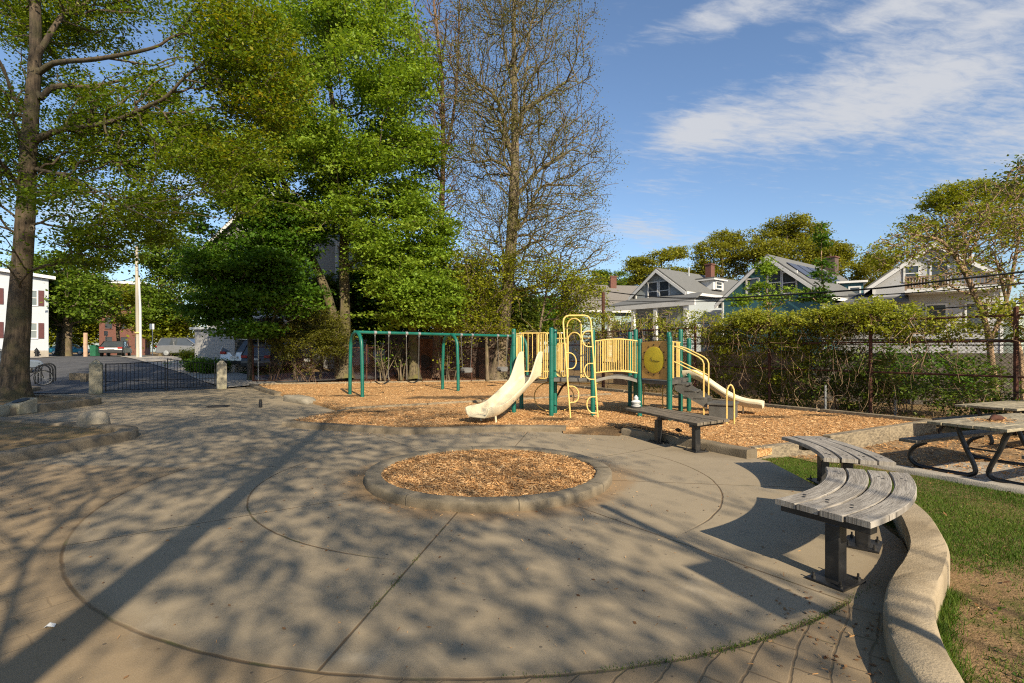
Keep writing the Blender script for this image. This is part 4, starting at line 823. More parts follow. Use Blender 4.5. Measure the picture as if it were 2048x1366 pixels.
# ------------------------------------------------------------ picnic tables
def picnic(label, c, rz, L=2.4):
    t = thing('picnic_table', label, 'picnic table', (*c, -.165), rz, 'picnic tables on the right'); mb = MB()
    n = 5; wd = .90 / n
    for i in range(n): mb.box((L / 2, -.45 + wd * (i + .5), .76 + random.uniform(-.003, .003)), (L + random.uniform(-.03, .03), wd - .008, .042))
    mb.build('tabletop', m_table, t, True, bevel=.006)
    for e in (-1, 1):
        sb = MB().box((L / 2, e * .72 - e * .02 + .0, .455), (L, .24, .045)); sb.build('seat', m_bench_old, t, True, bevel=.006)
        for x in (.42, L - .42):
            pts = smooth_path([(x, e * .30, .73), (x, e * .20, .45), (x, e * .075, .14), (x, e * .12, .05), (x, e * .26, .03), (x, e * .66, .03), (x, e * .84, .07), (x, e * .90, .19), (x, e * .83, .32), (x, e * .68, .41)], 30)
            MB().tube([tuple(p) for p in pts], .031, 10).build('leg', m_black, t, True, smooth=True)
    for x in (.42, L - .42): MB().box((x, 0, .72), (.08, .66, .05)).box((x, 0, .4325 - .02), (.05, .3, .02)).build('bracket', m_black, t, True, bevel=.004)
    return t
TR = R(24)
picnic('weathered wooden picnic table with black tube legs and bark scraps on top', (6.08, 6.98), TR)
picnic('weathered wooden picnic table behind the one with bark scraps', (8.45, 9.3), TR)
ux, uy = Vector((math.cos(TR), math.sin(TR), 0)), Vector((-math.sin(TR), math.cos(TR), 0)); tcn = Vector((6.08, 6.98, .62))
q0 = tcn + ux * .85 + uy * .05
log = MB().tube([q0 + ux * -.10 + Vector((0, 0, .02)), q0 + Vector((0, 0, .04)), q0 + ux * .09 + uy * -.03 + Vector((0, 0, .03)), q0 + ux * .17 + uy * -.05 + Vector((0, 0, .012))], [.02, .05, .045, .015], 9); tag(log.build('rotten_log', m_rust, smooth=True), 'piece of rotten log lying on the nearer picnic table', 'log')
xy = np.array([list((q0 + ux * RNG.normal(0, .2) + uy * RNG.normal(0, .11)))[:2] for _ in range(400)])
tag(npmesh('bark_scraps', chip_faces(xy, np.full(400, .616), .02, .06), 4, m_chip, val=RNG.random(400) * .8), 'crumbled bark scraps heaped on the nearer picnic table', 'bark scraps', kind='stuff')
pad = [(5.55, 8.2), (6.2, 6.9), (7.4, 5.6), (14, 6.5), (15, 10), (12, 9), (8.9, 10.95), (5.35, 8.8), (4.4, 8.5), (4.7, 8.0)]
m_dirt = mat('trodden_dirt', (.23, .155, .085), .97, 2, .3, 45, .6, fine=50, dirt=(.33, .19, .075), dscale=1.2)
tag(sheet('picnic_ground', pad, -.055, m_dirt, True, (1., 1.)), kind='structure')
tag(sweep(fit([(5.35, 8.3), (5.75, 7.7), (6.1, 7.05), (6.5, 6.4), (7.3, 5.5)]), .22, -.3, -.10).build('picnic_kerb', m_walk, smooth=True), 'low pale concrete kerb between the lawn and the picnic tables', 'kerb')
MB_ = MB().prism([(5.9, 7.75, -.3), (9.6, 9.5, -.3), (10.4, 7.9, -.3), (6.7, 6.3, -.3)], (0, 0, .145)); tag(MB_.build('picnic_pad', m_walk, bevel=.01), kind='structure')
xy = scatter(pad, 12000); tag(npmesh('picnic_chips', chip_faces(xy, gz(xy[:, 0], xy[:, 1]) - .055, .03, .08), 4, m_chip, val=RNG.random(len(xy)) * .9), 'thin scatter of wood chips on the dirt under the picnic tables', 'wood chips', kind='stuff')

# ------------------------------------------------------------ lawn
lawn = [(3.6, 5.2), (3.5, 5.7), (3.3, 6.9), (3.75, 8.0), (4.4, 8.4), (5.2, 8.2), (5.9, 7.2), (7.2, 5.5), (9, 5.2), (9, .6), (1.9, .6), (2.1, 2.2), (2.5, 2.8), (3.0, 3.4), (3.3, 3.9), (3.6, 4.6)]
def grass(poly, n, name, label, dens, hmin=.014, hmax=.042, z=-.07, wd=.0065):
    xy = scatter(poly, n); xy = xy[RNG.random(n) < dens(xy[:, 0], xy[:, 1])]; n = len(xy)
    h = RNG.uniform(hmin, hmax, n); a = RNG.uniform(0, 2 * np.pi, n); w2 = RNG.uniform(.6, 1.3, n) * wd / 2; ln = RNG.normal(0, .45, (n, 2)) * h[:, None]
    c = np.stack([xy[:, 0], xy[:, 1], z + gz(xy[:, 0], xy[:, 1])], 1); s = np.stack([np.cos(a) * w2, np.sin(a) * w2, np.zeros(n)], 1)
    tip = c + np.stack([ln[:, 0], ln[:, 1], h], 1)
    v = np.clip(.5 + .25 * wob(xy[:, 0], xy[:, 1], 1.3) + RNG.normal(0, .2, n), 0, 1)
    return tag(npmesh(name, np.stack([c - s, c + s, tip], 1).reshape(-1, 3), 3, m_grass, val=v), label, 'grass', kind='stuff')
def dens(x, y):
    g = .16 + .35 * wob(x, y, .9, 1) + .35 * wob(x, y, 3.4, 2) + .95 * sst((y - 3.5) / 1.1) - .35 * sst((y - 6.8) / .8)
    return np.clip(g, .06, 1)
grass(lawn, 300000, 'lawn_grass', 'patchy short green grass growing on the lawn to the right', dens)
xy = scatter(lawn, 5200); xy = xy[RNG.random(len(xy)) < np.clip(.35 + .7 * wob(xy[:, 0], xy[:, 1], 1.7, 4), .05, 1)]; n = len(xy)
L_ = RNG.uniform(.006, .017, n)[:, None]; a_ = RNG.uniform(0, 6.3, n); tl_ = RNG.normal(0, .35, (n, 2)); e1 = np.stack([np.cos(a_), np.sin(a_), tl_[:, 0]], 1) * L_; e2 = np.stack([-np.sin(a_), np.cos(a_), tl_[:, 1]], 1) * L_ * .8; cc = np.stack([xy[:, 0], xy[:, 1], gz(xy[:, 0], xy[:, 1]) - .07 + RNG.uniform(.006, .03, n)], 1)
tag(npmesh('lawn_weeds', np.stack([cc - e1, cc + e2, cc + e1, cc - e2], 1).reshape(-1, 3), 4, m_grass, val=RNG.random(n)), 'small clover like weeds dotted among the lawn grass', 'weeds', kind='stuff')
xy = scatter(lawn, 420); n = len(xy); L_ = RNG.uniform(.012, .035, n)[:, None]; a_ = RNG.uniform(0, 6.3, n); e1 = np.stack([np.cos(a_), np.sin(a_), RNG.normal(0, .3, n)], 1) * L_; e2 = np.stack([-np.sin(a_), np.cos(a_), RNG.normal(0, .3, n)], 1) * L_ * .5; cc = np.stack([xy[:, 0], xy[:, 1], gz(xy[:, 0], xy[:, 1]) - .055], 1)
tag(npmesh('lawn_leaf_litter', np.stack([cc - e1, cc + e2, cc + e1, cc - e2], 1).reshape(-1, 3), 4, m_litter, val=RNG.random(n)), 'dead brown leaves lying on the lawn', 'leaf litter', kind='stuff')
# tufts along the wall foot and in the outer joint
wl = np.array([(p[0], p[1]) for p in B]); k = RNG.integers(8, 62, 4200); q = wl[k] + np.abs(RNG.normal(0, .05, (4200, 1))) * np.array([[1, -.2]]) + RNG.normal(0, .02, (4200, 2)) + .015
q = q[wob(q[:, 0], q[:, 1], 2.2, 3) > -.15]; n = len(q)
def blades(name, label, q, h0, h1, z, wd=.006):
    n = len(q); h = RNG.uniform(h0, h1, n); a = RNG.uniform(0, 6.3, n); c = np.stack([q[:, 0], q[:, 1], np.full(n, z)], 1); s = np.stack([np.cos(a), np.sin(a), 0 * a], 1) * wd / 2
    tip = c + np.stack([RNG.normal(0, .4, n) * h, RNG.normal(0, .4, n) * h, h], 1)
    return tag(npmesh(name, np.stack([c - s, c + s, tip], 1).reshape(-1, 3), 3, m_grass, val=np.clip(RNG.normal(.45, .25, n), 0, 1)), label, 'grass', kind='stuff')
blades('wall_grass', 'taller bright grass tufts along the lawn side of the serpentine wall', q, .03, .095, -.07)
th = np.concatenate([RNG.normal(R(c), R(s), n) for c, s, n in ((-63, 4, 500), (-70, 3, 300), (-77, 2, 120), (-56, 3, 200), (-84, 1.2, 40))]); rr = 4.18 + RNG.normal(0, .016, len(th))
blades('joint_grass', 'small grass tufts sprouting from the outer ring joint', np.stack([PC[0] + rr * np.cos(th), PC[1] + rr * np.sin(th)], 1), .006, .022, 0, .004)
rr = np.concatenate([RNG.normal(c, s, n) for c, s, n in ((3.15, .06, 60), (2.75, .05, 40), (3.5, .04, 30))]); th = R(-99.4) + RNG.normal(0, .004, len(rr))
blades('joint_moss', 'tiny green weeds in the straight joint left of centre', np.stack([PC[0] + rr * np.cos(th), PC[1] + rr * np.sin(th)], 1), .004, .018, 0, .005)
xy = scatter(lawn, 500); tag(npmesh('lawn_debris', chip_faces(xy, gz(xy[:, 0], xy[:, 1]) - .065, .012, .04), 4, m_chip, val=RNG.random(500)), 'dry chips and bits strewn over the lawn', 'debris', kind='stuff')
# ------------------------------------------------------------ trees
b_oak = barkmat('grey_brown_bark', (.075, .055, .036), (.06, .054, .024)); b_maple = barkmat('mossy_bark', (.10, .08, .045), (.105, .10, .025)); b_lin = barkmat('furrowed_brown_bark', (.15, .115, .077), (.105, .09, .042))
b_twig = barkmat('red_brown_twig', (.15, .095, .065)); b_vine = barkmat('tan_vine_stem', (.26, .175, .105)); b_dk = barkmat('dark_bark', (.085, .065, .05), (.08, .085, .03))
l_oak = leafmat('olive_spring_leaves', (.066, .118, .008), (.128, .195, .012), (.22, .26, .018), .48)
l_oak2 = leafmat('golden_spring_leaves', (.15, .185, .010), (.24, .255, .012), (.33, .27, .016), .45)
l_maple = leafmat('bright_green_leaves', (.10, .17, .015), (.195, .305, .028), (.295, .39, .06), .45)
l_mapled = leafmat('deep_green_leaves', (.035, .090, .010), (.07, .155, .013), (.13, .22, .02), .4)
l_lin = leafmat('tiny_yellow_green_leaves', (.10, .105, .022), (.155, .16, .03), (.22, .20, .05), .35)
l_yg = leafmat('yellow_green_leaves', (.13, .16, .010), (.21, .24, .014), (.30, .30, .025), .42)
l_yew = leafmat('olive_needles', (.055, .065, .008), (.10, .105, .012), (.155, .15, .018), .3)
l_far = leafmat('far_ochre_leaves', (.135, .15, .016), (.225, .235, .022), (.31, .30, .04), .45)
l_far2 = leafmat('far_green_leaves', (.07, .12, .012), (.12, .195, .018), (.20, .27, .03), .42)
l_vine = leafmat('vine_leaves', (.16, .20, .02), (.27, .30, .03), (.38, .39, .06), .46)
l_shrub = leafmat('dull_shrub_leaves', (.06, .10, .014), (.105, .155, .02), (.18, .21, .03), .4)

def grow(trunks, pts, rng, kpath=.35, up=.6, jit=.12, sag=.05, coh=.55):
    """a balanced tree: trunk/limb polylines [(points, radii)], then every crown point joins the cheapest node"""
    pos, par, plen, rfix = [], [], [], []
    for poly, rad, att in trunks:
        n = max(4, int(sum((Vector(a) - Vector(b)).length for a, b in zip(poly, poly[1:])) / .5)); sm = smooth_path(poly, n); rr = np.interp(np.linspace(0, 1, n), np.linspace(0, 1, len(rad)), rad); prev = -1
        if att and pos: prev = int(np.argmin(np.linalg.norm(np.array(pos) - sm[0], axis=1)))
        for i in range(n):
            if i == 0 and prev >= 0 and att: pos.append(sm[0]); par.append(prev); plen.append(plen[prev]); rfix.append(rr[0]); prev = len(pos) - 1; continue
            pos.append(sm[i]); par.append(prev); plen.append(0 if prev < 0 else plen[prev] + np.linalg.norm(sm[i] - pos[prev]) * .6); rfix.append(rr[i]); prev = len(pos) - 1
    nt = len(pos); N = nt + 3 * len(pts); A = np.zeros((N, 3)); A[:nt] = pos; DR = np.zeros((N, 3)); DR[:nt] = [(np.array(pos[i]) - np.array(pos[par[i]])) / (np.linalg.norm(np.array(pos[i]) - np.array(pos[par[i]])) + 1e-6) if par[i] >= 0 else (0, 0, 1) for i in range(nt)]; PL = np.zeros(N); PL[:nt] = plen; par = par + [0] * (3 * len(pts)); tips = []
    base = np.array(pos); zb = base[:, 2].min()
    pts = pts[np.argsort([np.min(np.linalg.norm(base - p, axis=1)) for p in pts])] if len(pts) else pts
    n = nt
    for p in pts:
        d = np.linalg.norm(A[:n] - p, axis=1); cost = d + kpath * PL[:n] + up * np.maximum(0, A[:n, 2] - p[2] + .15 * d) + (A[:n, 2] < zb + 1.6) * 3 + coh * (d + .25) * (1 - np.einsum('ij,ij->i', DR[:n], p - A[:n]) / (d + 1e-6)) * np.where(np.arange(n) < nt, .55, 1.0)
        j = int(np.argmin(cost)); a = A[j]; L = d[j]; prev = j
        for s in (.36, .7):
            q = a + (p - a) * s + rng.normal(0, jit * L * .35, 3); q[2] += (.10 - sag) * L * math.sin(math.pi * s)
            A[n] = q; par[n] = prev; DR[n] = (p - a) / (L + 1e-6); PL[n] = PL[prev] + np.linalg.norm(q - A[prev]); prev = n; n += 1
        A[n] = p; par[n] = prev; DR[n] = (p - a) / (L + 1e-6); PL[n] = PL[prev] + np.linalg.norm(p - A[prev]); tips.append(n); n += 1
    return A[:n], np.array(par[:n]), np.array(rfix + [0] * (n - nt)), nt, np.array(tips, int)
def skin(A, par, rfix, nt, rtip=.007, pw=.42, sides=6, rmax=9):
    n = len(A); w_ = np.ones(n)
    for i in range(n - 1, nt - 1, -1):
        if par[i] >= nt: w_[par[i]] += w_[i]
    r = rtip * w_ ** pw; r[:nt] = rfix[:nt]
    for i in range(nt, n):
        r[i] = min(r[i], r[par[i]] * (.7 if par[i] < nt else .96), rmax)
    e = np.array([i for i in range(n) if par[i] >= 0]); a, b = A[par[e]], A[e]; ra = np.minimum(r[par[e]], r[e] * 1.5); rb = r[e]
    ra = np.where(e < nt, r[par[e]], ra); ra = np.where((e < nt) & (r[par[e]] > 2.0 * rb), rb * 1.2, ra)
    t = b - a; L = np.linalg.norm(t, axis=1, keepdims=True) + 1e-9; t = t / L; b = b + t * np.minimum(rb[:, None] * .35, L * .2)
    ref = np.where(np.abs(t[:, 2:3]) > .9, np.array([[1., 0, 0]]), np.array([[0, 0, 1.]])); x = np.cross(t, ref); x /= np.linalg.norm(x, axis=1, keepdims=True) + 1e-9; y = np.cross(t, x)
    ks = np.where(e < nt, 0, 1); V, Fq = [], []; off = 0
    for kind, sd in ((0, 12), (1, sides)):
        m_ = ks == kind
        if not m_.any(): continue
        an = np.arange(sd) * 2 * np.pi / sd; ring = x[m_][:, None] * np.cos(an)[None, :, None] + y[m_][:, None] * np.sin(an)[None, :, None]
        va = a[m_][:, None] + ring * ra[m_][:, None, None]; vb = b[m_][:, None] + ring * rb[m_][:, None, None]; q = len(va)
        V.append(np.concatenate([va, vb], 1).reshape(-1, 3)); base = off + np.arange(q)[:, None] * (2 * sd); i = np.arange(sd)[None]; j = (np.arange(sd)[None] + 1) % sd
        Fq.append(np.stack([base + i, base + j, base + sd + j, base + sd + i], -1).reshape(-1, 4)); off += q * 2 * sd
    return np.concatenate(V), np.concatenate(Fq)
def trunkskin(poly, rad, sides=16, flare=0, seed=1, step=.3):
    """continuous lumpy trunk along a polyline"""
    L = sum((Vector(a) - Vector(b)).length for a, b in zip(poly, poly[1:])); n = max(6, int(L / step)); p = smooth_path(poly, n); rr = np.interp(np.linspace(0, 1, n), np.linspace(0, 1, len(rad)), rad); V = []
    for i in range(n):
        t = p[min(i + 1, n - 1)] - p[max(i - 1, 0)]; t /= np.linalg.norm(t); x = np.cross(t, [0, 1., .01]); x /= np.linalg.norm(x); y = np.cross(t, x); s = np.linalg.norm(p[i] - p[0]); f = 1 + flare * math.exp(-s / .35)
        for k in range(sides):
            a = 2 * math.pi * k / sides; lump = 1 + .05 * math.sin(3 * a + seed + s * .8) + .035 * math.sin(5 * a - s * 1.7 + seed) + flare * .45 * math.exp(-s / .3) * math.cos(4 * a + seed)
            V.append(p[i] + (x * math.cos(a) + y * math.sin(a)) * rr[i] * f * lump)
    k = np.arange((n - 1) * sides); i, j = k // sides, k % sides
    return np.array(V), np.stack([i * sides + j, i * sides + (j + 1) % sides, (i + 1) * sides + (j + 1) % sides, (i + 1) * sides + j], 1)
def leaves(centers, per, sig, size, rng, upb=.8, asp=.62, droop=0., hv=None):
    n = len(centers) * per; c = np.repeat(centers, per, 0) + rng.normal(0, 1, (n, 3)) * np.array(sig); cv = np.repeat(rng.normal(0, .20, len(centers)) if hv is None else hv, per)
    nr = rng.normal(0, .46, (n, 3)); nr[:, 2] += upb; nr /= np.linalg.norm(nr, axis=1, keepdims=True); t = np.cross(nr, rng.normal(0, 1, (n, 3))); t /= np.linalg.norm(t, axis=1, keepdims=True) + 1e-9; s = np.cross(nr, t)
    t[:, 2] -= droop; L = (size * rng.uniform(.6, 1.3, n) / 2)[:, None]; Wd = L * asp
    V = np.stack([c - t * L, c + s * Wd - t * L * .1 - nr * L * .12, c + t * L, c - s * Wd - t * L * .1 - nr * L * .12], 1).reshape(-1, 3)
    return V, np.clip(.5 + cv + rng.normal(0, .11, n), 0, 1)
def ell(rng, n, ells, gap=.0, gs=.5, shell=.35, near=None):
    """points in a union of ellipsoids [(centre, radii, weight)] with noisy gaps"""
    w_ = np.array([e[2] for e in ells], float); w_ /= w_.sum(); out = np.zeros((0, 3))
    while len(out) < n:
        k = rng.choice(len(ells), n * 3, p=w_); d = rng.normal(0, 1, (n * 3, 3)); d /= np.linalg.norm(d, axis=1, keepdims=True); r = rng.uniform(shell ** 3, 1, (n * 3, 1)) ** (1 / 3.)
        c = np.array([e[0] for e in ells])[k]; rad = np.array([e[1] for e in ells])[k]; r = r * (1 + .14 * np.sin(d[:, :1] * 5 + k[:, None] * 2) * np.cos(d[:, 2:] * 6 + k[:, None])); p = c + d * r * rad
        g = wob(p[:, 0] + p[:, 1] * .7, p[:, 2] - p[:, 1] * .4, gs, 2) + .25 * rng.normal(0, 1, len(p)); p = p[g > gap - .6]
        if near is not None: p = p[near(p)]
        out = np.vstack([out, p])
    return out[:n]
def tree(name, label, trunks, ells, npts, per, sig, size, lm, bm_, seed=1, gap=0., kpath=.35, flare=.35, rtip=.007, pw=.42, upb=.8, cat='tree', group=None, shell=.35, jit=.12, asp=.62, up=.6, droop=0., extra=None, rmax=9, sides=5, lpts=None, gs=.5):
    rng = np.random.default_rng(seed); base = trunks[0][0][0]; t = thing(name, label, cat, (float(base[0]), float(base[1]), float(base[2])), 0, group)
    pts = ell(rng, npts, ells, gap, gs, shell); A, par, rf, nt, tips = grow(trunks, pts, rng, kpath, up, jit)
    V, Fq = skin(A, par, rf, nt, rtip, pw, sides, rmax); Vs, Fs = [V], [Fq]; off = len(V)
    for k, (poly, rad, att) in enumerate(trunks):
        v, f = trunkskin(poly, rad, 16, flare if k == 0 else 0, seed + k); Vs.append(v); Fs.append(f + off); off += len(v)
    indexed('trunk', np.concatenate(Vs), np.concatenate(Fs), bm_, t)
    if per:
        c = A[tips] if lpts is None else A[tips][:lpts]; c = np.concatenate([c, A[tips - 1][rng.random(len(tips)) < .5]])
        V, v = leaves(c, per, sig, size, rng, upb, asp, droop); npmesh('crown', V, 4, lm, t, val=v)
    if extra: extra(t, A, tips, rng)
    return t
def E(px_, py_, d, rx, ry, rz, w_=1): c = D(px_, py_, d); k = d / F; return ((c.x, c.y, c.z), (rx * k, ry, rz * k), w_)
def poly(pts, d): return [tuple(D(p[0], p[1], (p[2] if len(p) > 2 else d))) for p in pts]

# the big leaning oak at left
d0 = 16.2
oak_t = [(poly([(27, 800), (31, 740), (36, 660), (40, 590), (46, 500), (52, 400), (58, 300), (65, 200), (71, 100), (70, 0), (66, -120), (66, -260)], d0), [.42, .335, .30, .275, .25, .23, .205, .185, .16, .135, .11, .05], False)]
for pts, rad in (([(80, 276, 16.2), (120, 260, 16), (190, 251, 15.6), (246, 235, 15.3), (299, 211, 15), (334, 193, 14.8), (372, 152, 14.6), (420, 120, 14.5)], [.15, .12, .095, .085, .07, .05, .03]),
                 ([(82, 196, 16.2), (112, 171, 16.3), (169, 175, 16.8), (218, 166, 17.2), (281, 151, 17.6), (350, 128, 18)], [.13, .11, .085, .07, .05, .025]),
                 ([(82, 142, 16.2), (112, 125, 16), (186, 119, 15.4), (267, 105, 14.9), (316, 92, 14.6), (355, 70, 14.5), (440, 60, 14.3)], [.13, .11, .09, .075, .055, .04, .02]),
                 ([(84, 95, 16.2), (106, 58, 16.4), (130, 25, 16.8), (158, 14, 17.2), (200, -10, 17.5), (300, -60, 18)], [.12, .105, .09, .07, .05, .03]),
                 ([(68, 338, 16.2), (90, 342, 15.8), (134, 353, 15), (169, 369, 14.4), (211, 390, 13.8), (264, 420, 13.4), (330, 450, 13.2)], [.09, .075, .06, .05, .035, .025, .015]),
                 ([(48, 378, 16.2), (30, 362, 16), (12, 335, 15.6), (-25, 300, 15), (-90, 260, 14.5)], [.11, .09, .075, .05, .02]),
                 ([(60, 240, 16.2), (25, 190, 16), (0, 120, 15.5), (-60, 60, 15)], [.08, .06, .045, .02]),
                 ([(70, 20, 16.2), (45, -20, 15.8), (-30, -60, 15)], [.09, .06, .03])):
    oak_t.append((poly(pts, d0), [q * .68 for q in rad], True))
def oak_extra(t, A, tips, rng):
    c = A[tips]; pxx = CX + c[:, 0] * F / c[:, 1]; pyy = HY - (c[:, 2] - HC) * F / c[:, 1]
    c = c[(pxx > 400) & (pyy < 330) & (rng.random(len(c)) < .6)]
    if len(c): V, v = leaves(c, 24, (.28, .28, .09), .105, rng); npmesh('golden_foliage', V, 4, l_oak2, t, val=v)
    k = D(64, 457, d0 - .33); MB().tube([k + Vector((.075 * math.cos(a), 0, .085 * math.sin(a))) for a in np.linspace(0, 6.28, 20, endpoint=False)], .03, 6, close=True).build('branch_scar', b_lin, t, smooth=True)
tree('oak_tree', 'big leaning tree with olive spring leaves and a thick grey trunk in the left bed', oak_t,
     [E(320, 270, 16.6, 190, 1.7, 165, 3.2), E(490, 140, 15.4, 115, 1.8, 130, 2.4), E(40, 200, 18, 190, 2.0, 230, 2.9), E(200, 430, 15, 200, 1.8, 60, 1.5), E(-60, 250, 15.4, 130, 1.6, 230, 1.3), E(180, 20, 17.6, 230, 1.8, 90, 2.0), E(120, 500, 15, 150, 1.4, 40, .6), E(440, 340, 15, 120, 1.6, 110, 1.0), E(60, -220, 17, 300, 4, 180, 1.0), E(60, 330, 17.6, 110, 1.0, 80, .6)],
     2300, 34, (.28, .28, .07), .105, l_oak, b_oak, 5, .46, .30, .30, .010, .40, extra=oak_extra, rmax=.035, shell=.15, gs=.75)
# the tall bright maple in the middle and its leaning second stem
mt = [([tuple(G(692, 26.6)), *poly([(690, 690), (690, 600), (688, 500), (690, 420), (680, 330), (668, 230), (655, 130), (650, 20)], 27)], [.36, .27, .25, .24, .21, .17, .13, .09, .05], False),
      ([tuple(G(680, 27)), *poly([(672, 660), (655, 590), (630, 530), (600, 470), (575, 390), (556, 320), (560, 230), (575, 140)], 27.4)], [.27, .24, .22, .21, .19, .15, .12, .08, .04], False),
      (poly([(602, 472, 27.4), (560, 440, 27), (510, 415, 26.5), (470, 395, 26), (420, 372, 25.5)], 27), [.13, .10, .08, .06, .03], True),
      (poly([(689, 470, 27), (720, 390, 26.5), (760, 320, 26), (800, 240, 26), (820, 160, 26)], 27), [.13, .11, .09, .06, .03], True),
      (poly([(688, 360, 27), (650, 280, 26), (600, 200, 25.5), (560, 120, 25)], 27), [.11, .09, .06, .03], True)]
tree('maple_tree', 'tall dense bright green maple with a mossy trunk behind the swings', mt,
     [E(690, 200, 26, 190, 4.2, 210, 4), E(790, 260, 26, 95, 3, 190, 1.6), E(640, 20, 27, 180, 4, 110, 1.6), E(560, 330, 26, 150, 3, 130, 1.8), E(500, 370, 26.5, 80, 2, 60, .8), E(770, 450, 25.5, 110, 2.2, 110, 1.2), E(650, 390, 26, 150, 3.5, 110, .8)],
     1750, 52, (.36, .36, .085), .165, l_maple, b_maple, 9, .55, .3, .4, .011, .42, asp=.72, shell=.35, gs=1.0)
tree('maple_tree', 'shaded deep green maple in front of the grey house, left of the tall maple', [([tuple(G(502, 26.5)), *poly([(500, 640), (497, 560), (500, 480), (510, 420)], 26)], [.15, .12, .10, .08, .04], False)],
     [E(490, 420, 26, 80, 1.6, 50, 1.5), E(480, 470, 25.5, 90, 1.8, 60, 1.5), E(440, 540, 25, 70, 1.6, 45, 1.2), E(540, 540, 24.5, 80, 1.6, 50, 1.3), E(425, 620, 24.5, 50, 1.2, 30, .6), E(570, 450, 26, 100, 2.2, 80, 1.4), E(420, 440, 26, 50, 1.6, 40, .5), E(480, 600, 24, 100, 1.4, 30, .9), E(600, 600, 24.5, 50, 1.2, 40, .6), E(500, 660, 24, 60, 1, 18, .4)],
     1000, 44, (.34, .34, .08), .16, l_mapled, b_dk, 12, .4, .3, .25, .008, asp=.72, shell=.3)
tree('maple_tree', 'green maple with a straight mossy stem right behind the swings', [([tuple(G(829, 26.6)), *poly([(827, 690), (824, 600), (818, 510), (812, 440), (806, 380)], 27)], [.26, .21, .18, .14, .10, .05], False), (poly([(823, 560, 27), (845, 500, 26.6), (862, 440, 26.4)], 27), [.1, .07, .03], True)],
     [E(815, 500, 25.3, 95, 1.8, 110, 2), E(850, 600, 25, 75, 1.5, 60, 1.4), E(760, 610, 25.3, 60, 1.3, 50, .8), E(850, 430, 26, 60, 1.6, 90, 1)],
     680, 46, (.34, .34, .08), .16, l_maple, b_maple, 17, .45, .3, .4, .008, asp=.72, shell=.3)
# bare slender tree and the tall half-bare linden
tree('slender_tree', 'slender almost bare tree with thin reddish twigs between the maple and the tallest trunk', [([tuple(G(872, 27.8)), *poly([(874, 640), (880, 520), (884, 400), (886, 280), (884, 160), (874, 60), (862, -40), (850, -120)], 28)], [.22, .18, .16, .14, .12, .10, .075, .05, .03], False), (poly([(884, 330), (905, 240), (915, 140), (918, 30), (922, -80)], 28), [.09, .08, .06, .045, .02], True), (poly([(885, 200), (860, 130), (838, 60), (822, -40)], 28), [.07, .055, .04, .02], True)],
     [E(880, 120, 28, 75, 2.2, 180, 2), E(885, 380, 28, 55, 1.6, 160, 1.4), E(900, 560, 27, 60, 1.6, 90, .8)], 1500, 2, (.2, .2, .2), .085, l_lin, b_twig, 21, -.3, .28, .3, .010, .34, up=1.2, shell=.1)
lt_ = [([tuple(D(995, 758, 27.4)), *poly([(1003, 700), (1011, 620), (1018, 540), (1024, 460), (1029, 380), (1030, 290), (1029, 190), (1028, 90), (1028, -10), (1027, -130)], 27.4)], [.42, .33, .31, .30, .28, .26, .20, .155, .12, .085, .04], False)]
for pts, rad in (([(1028, 400), (1060, 360), (1085, 335), (1125, 310), (1160, 290)], [.10, .08, .06, .03]), ([(1026, 350), (1010, 330), (985, 320), (950, 325)], [.09, .07, .04]), ([(1029, 330), (1012, 270), (1006, 230), (985, 185), (960, 170), (930, 150)], [.14, .12, .10, .08, .05, .03]),
                 ([(1030, 250), (1055, 215), (1090, 195), (1115, 175), (1150, 150)], [.11, .09, .07, .04]), ([(1029, 180), (1013, 120), (1005, 60), (1000, -20)], [.09, .075, .05, .02]), ([(1030, 150), (1052, 100), (1064, 40), (1080, -20)], [.09, .07, .05, .02]), ([(1022, 470), (1050, 440), (1075, 380), (1110, 370), (1160, 372)], [.09, .07, .055, .03]),
                 ([(1014, 560), (1000, 470), (998, 430)], [.05, .04, .02]), ([(1030, 290), (1046, 230), (1050, 160), (1060, 100)], [.09, .075, .05, .025]), ([(1020, 480), (1056, 470), (1100, 510), (1130, 550)], [.07, .05, .035, .02])):
    lt_.append((poly(pts, 27.4), rad, True))
tree('linden_tree', 'very tall half bare tree with a straight grey trunk and tiny yellow green leaves', lt_,
     [E(1035, 120, 27.4, 168, 4.4, 200, 3), E(1055, 330, 27.4, 185, 4.4, 150, 2.7), E(1070, 470, 27.2, 160, 3.8, 120, 2), E(1040, -60, 27.4, 150, 4, 100, 1), E(920, 250, 27.4, 60, 3, 190, .6)],
     4800, 12, (.24, .24, .18), .08, l_lin, b_lin, 31, -.4, .24, .35, .0088, .41, up=1.0, shell=.12, jit=.07, sides=4)
tree('young_tree', 'low spreading young tree with yellow green leaves around the tall trunk', [([tuple(G(975, 26.5)), *poly([(972, 650), (965, 580), (960, 520)], 26.5)], [.09, .075, .06, .03], False), ([tuple(G(1075, 26.0)), *poly([(1080, 660), (1090, 600), (1100, 540)], 26)], [.07, .06, .05, .02], False)],
     [E(950, 560, 26, 90, 1.5, 80, 1.6), E(1060, 570, 25.8, 120, 1.5, 75, 2.4), E(1140, 590, 25.2, 80, 1.2, 65, 1.4), E(1010, 640, 26, 80, 1.3, 35, .8), E(920, 640, 25.6, 60, 1.3, 50, 1)],
     1200, 11, (.24, .24, .10), .12, l_yg, b_lin, 37, .35, .3, .1, .006, shell=.2, group=None)
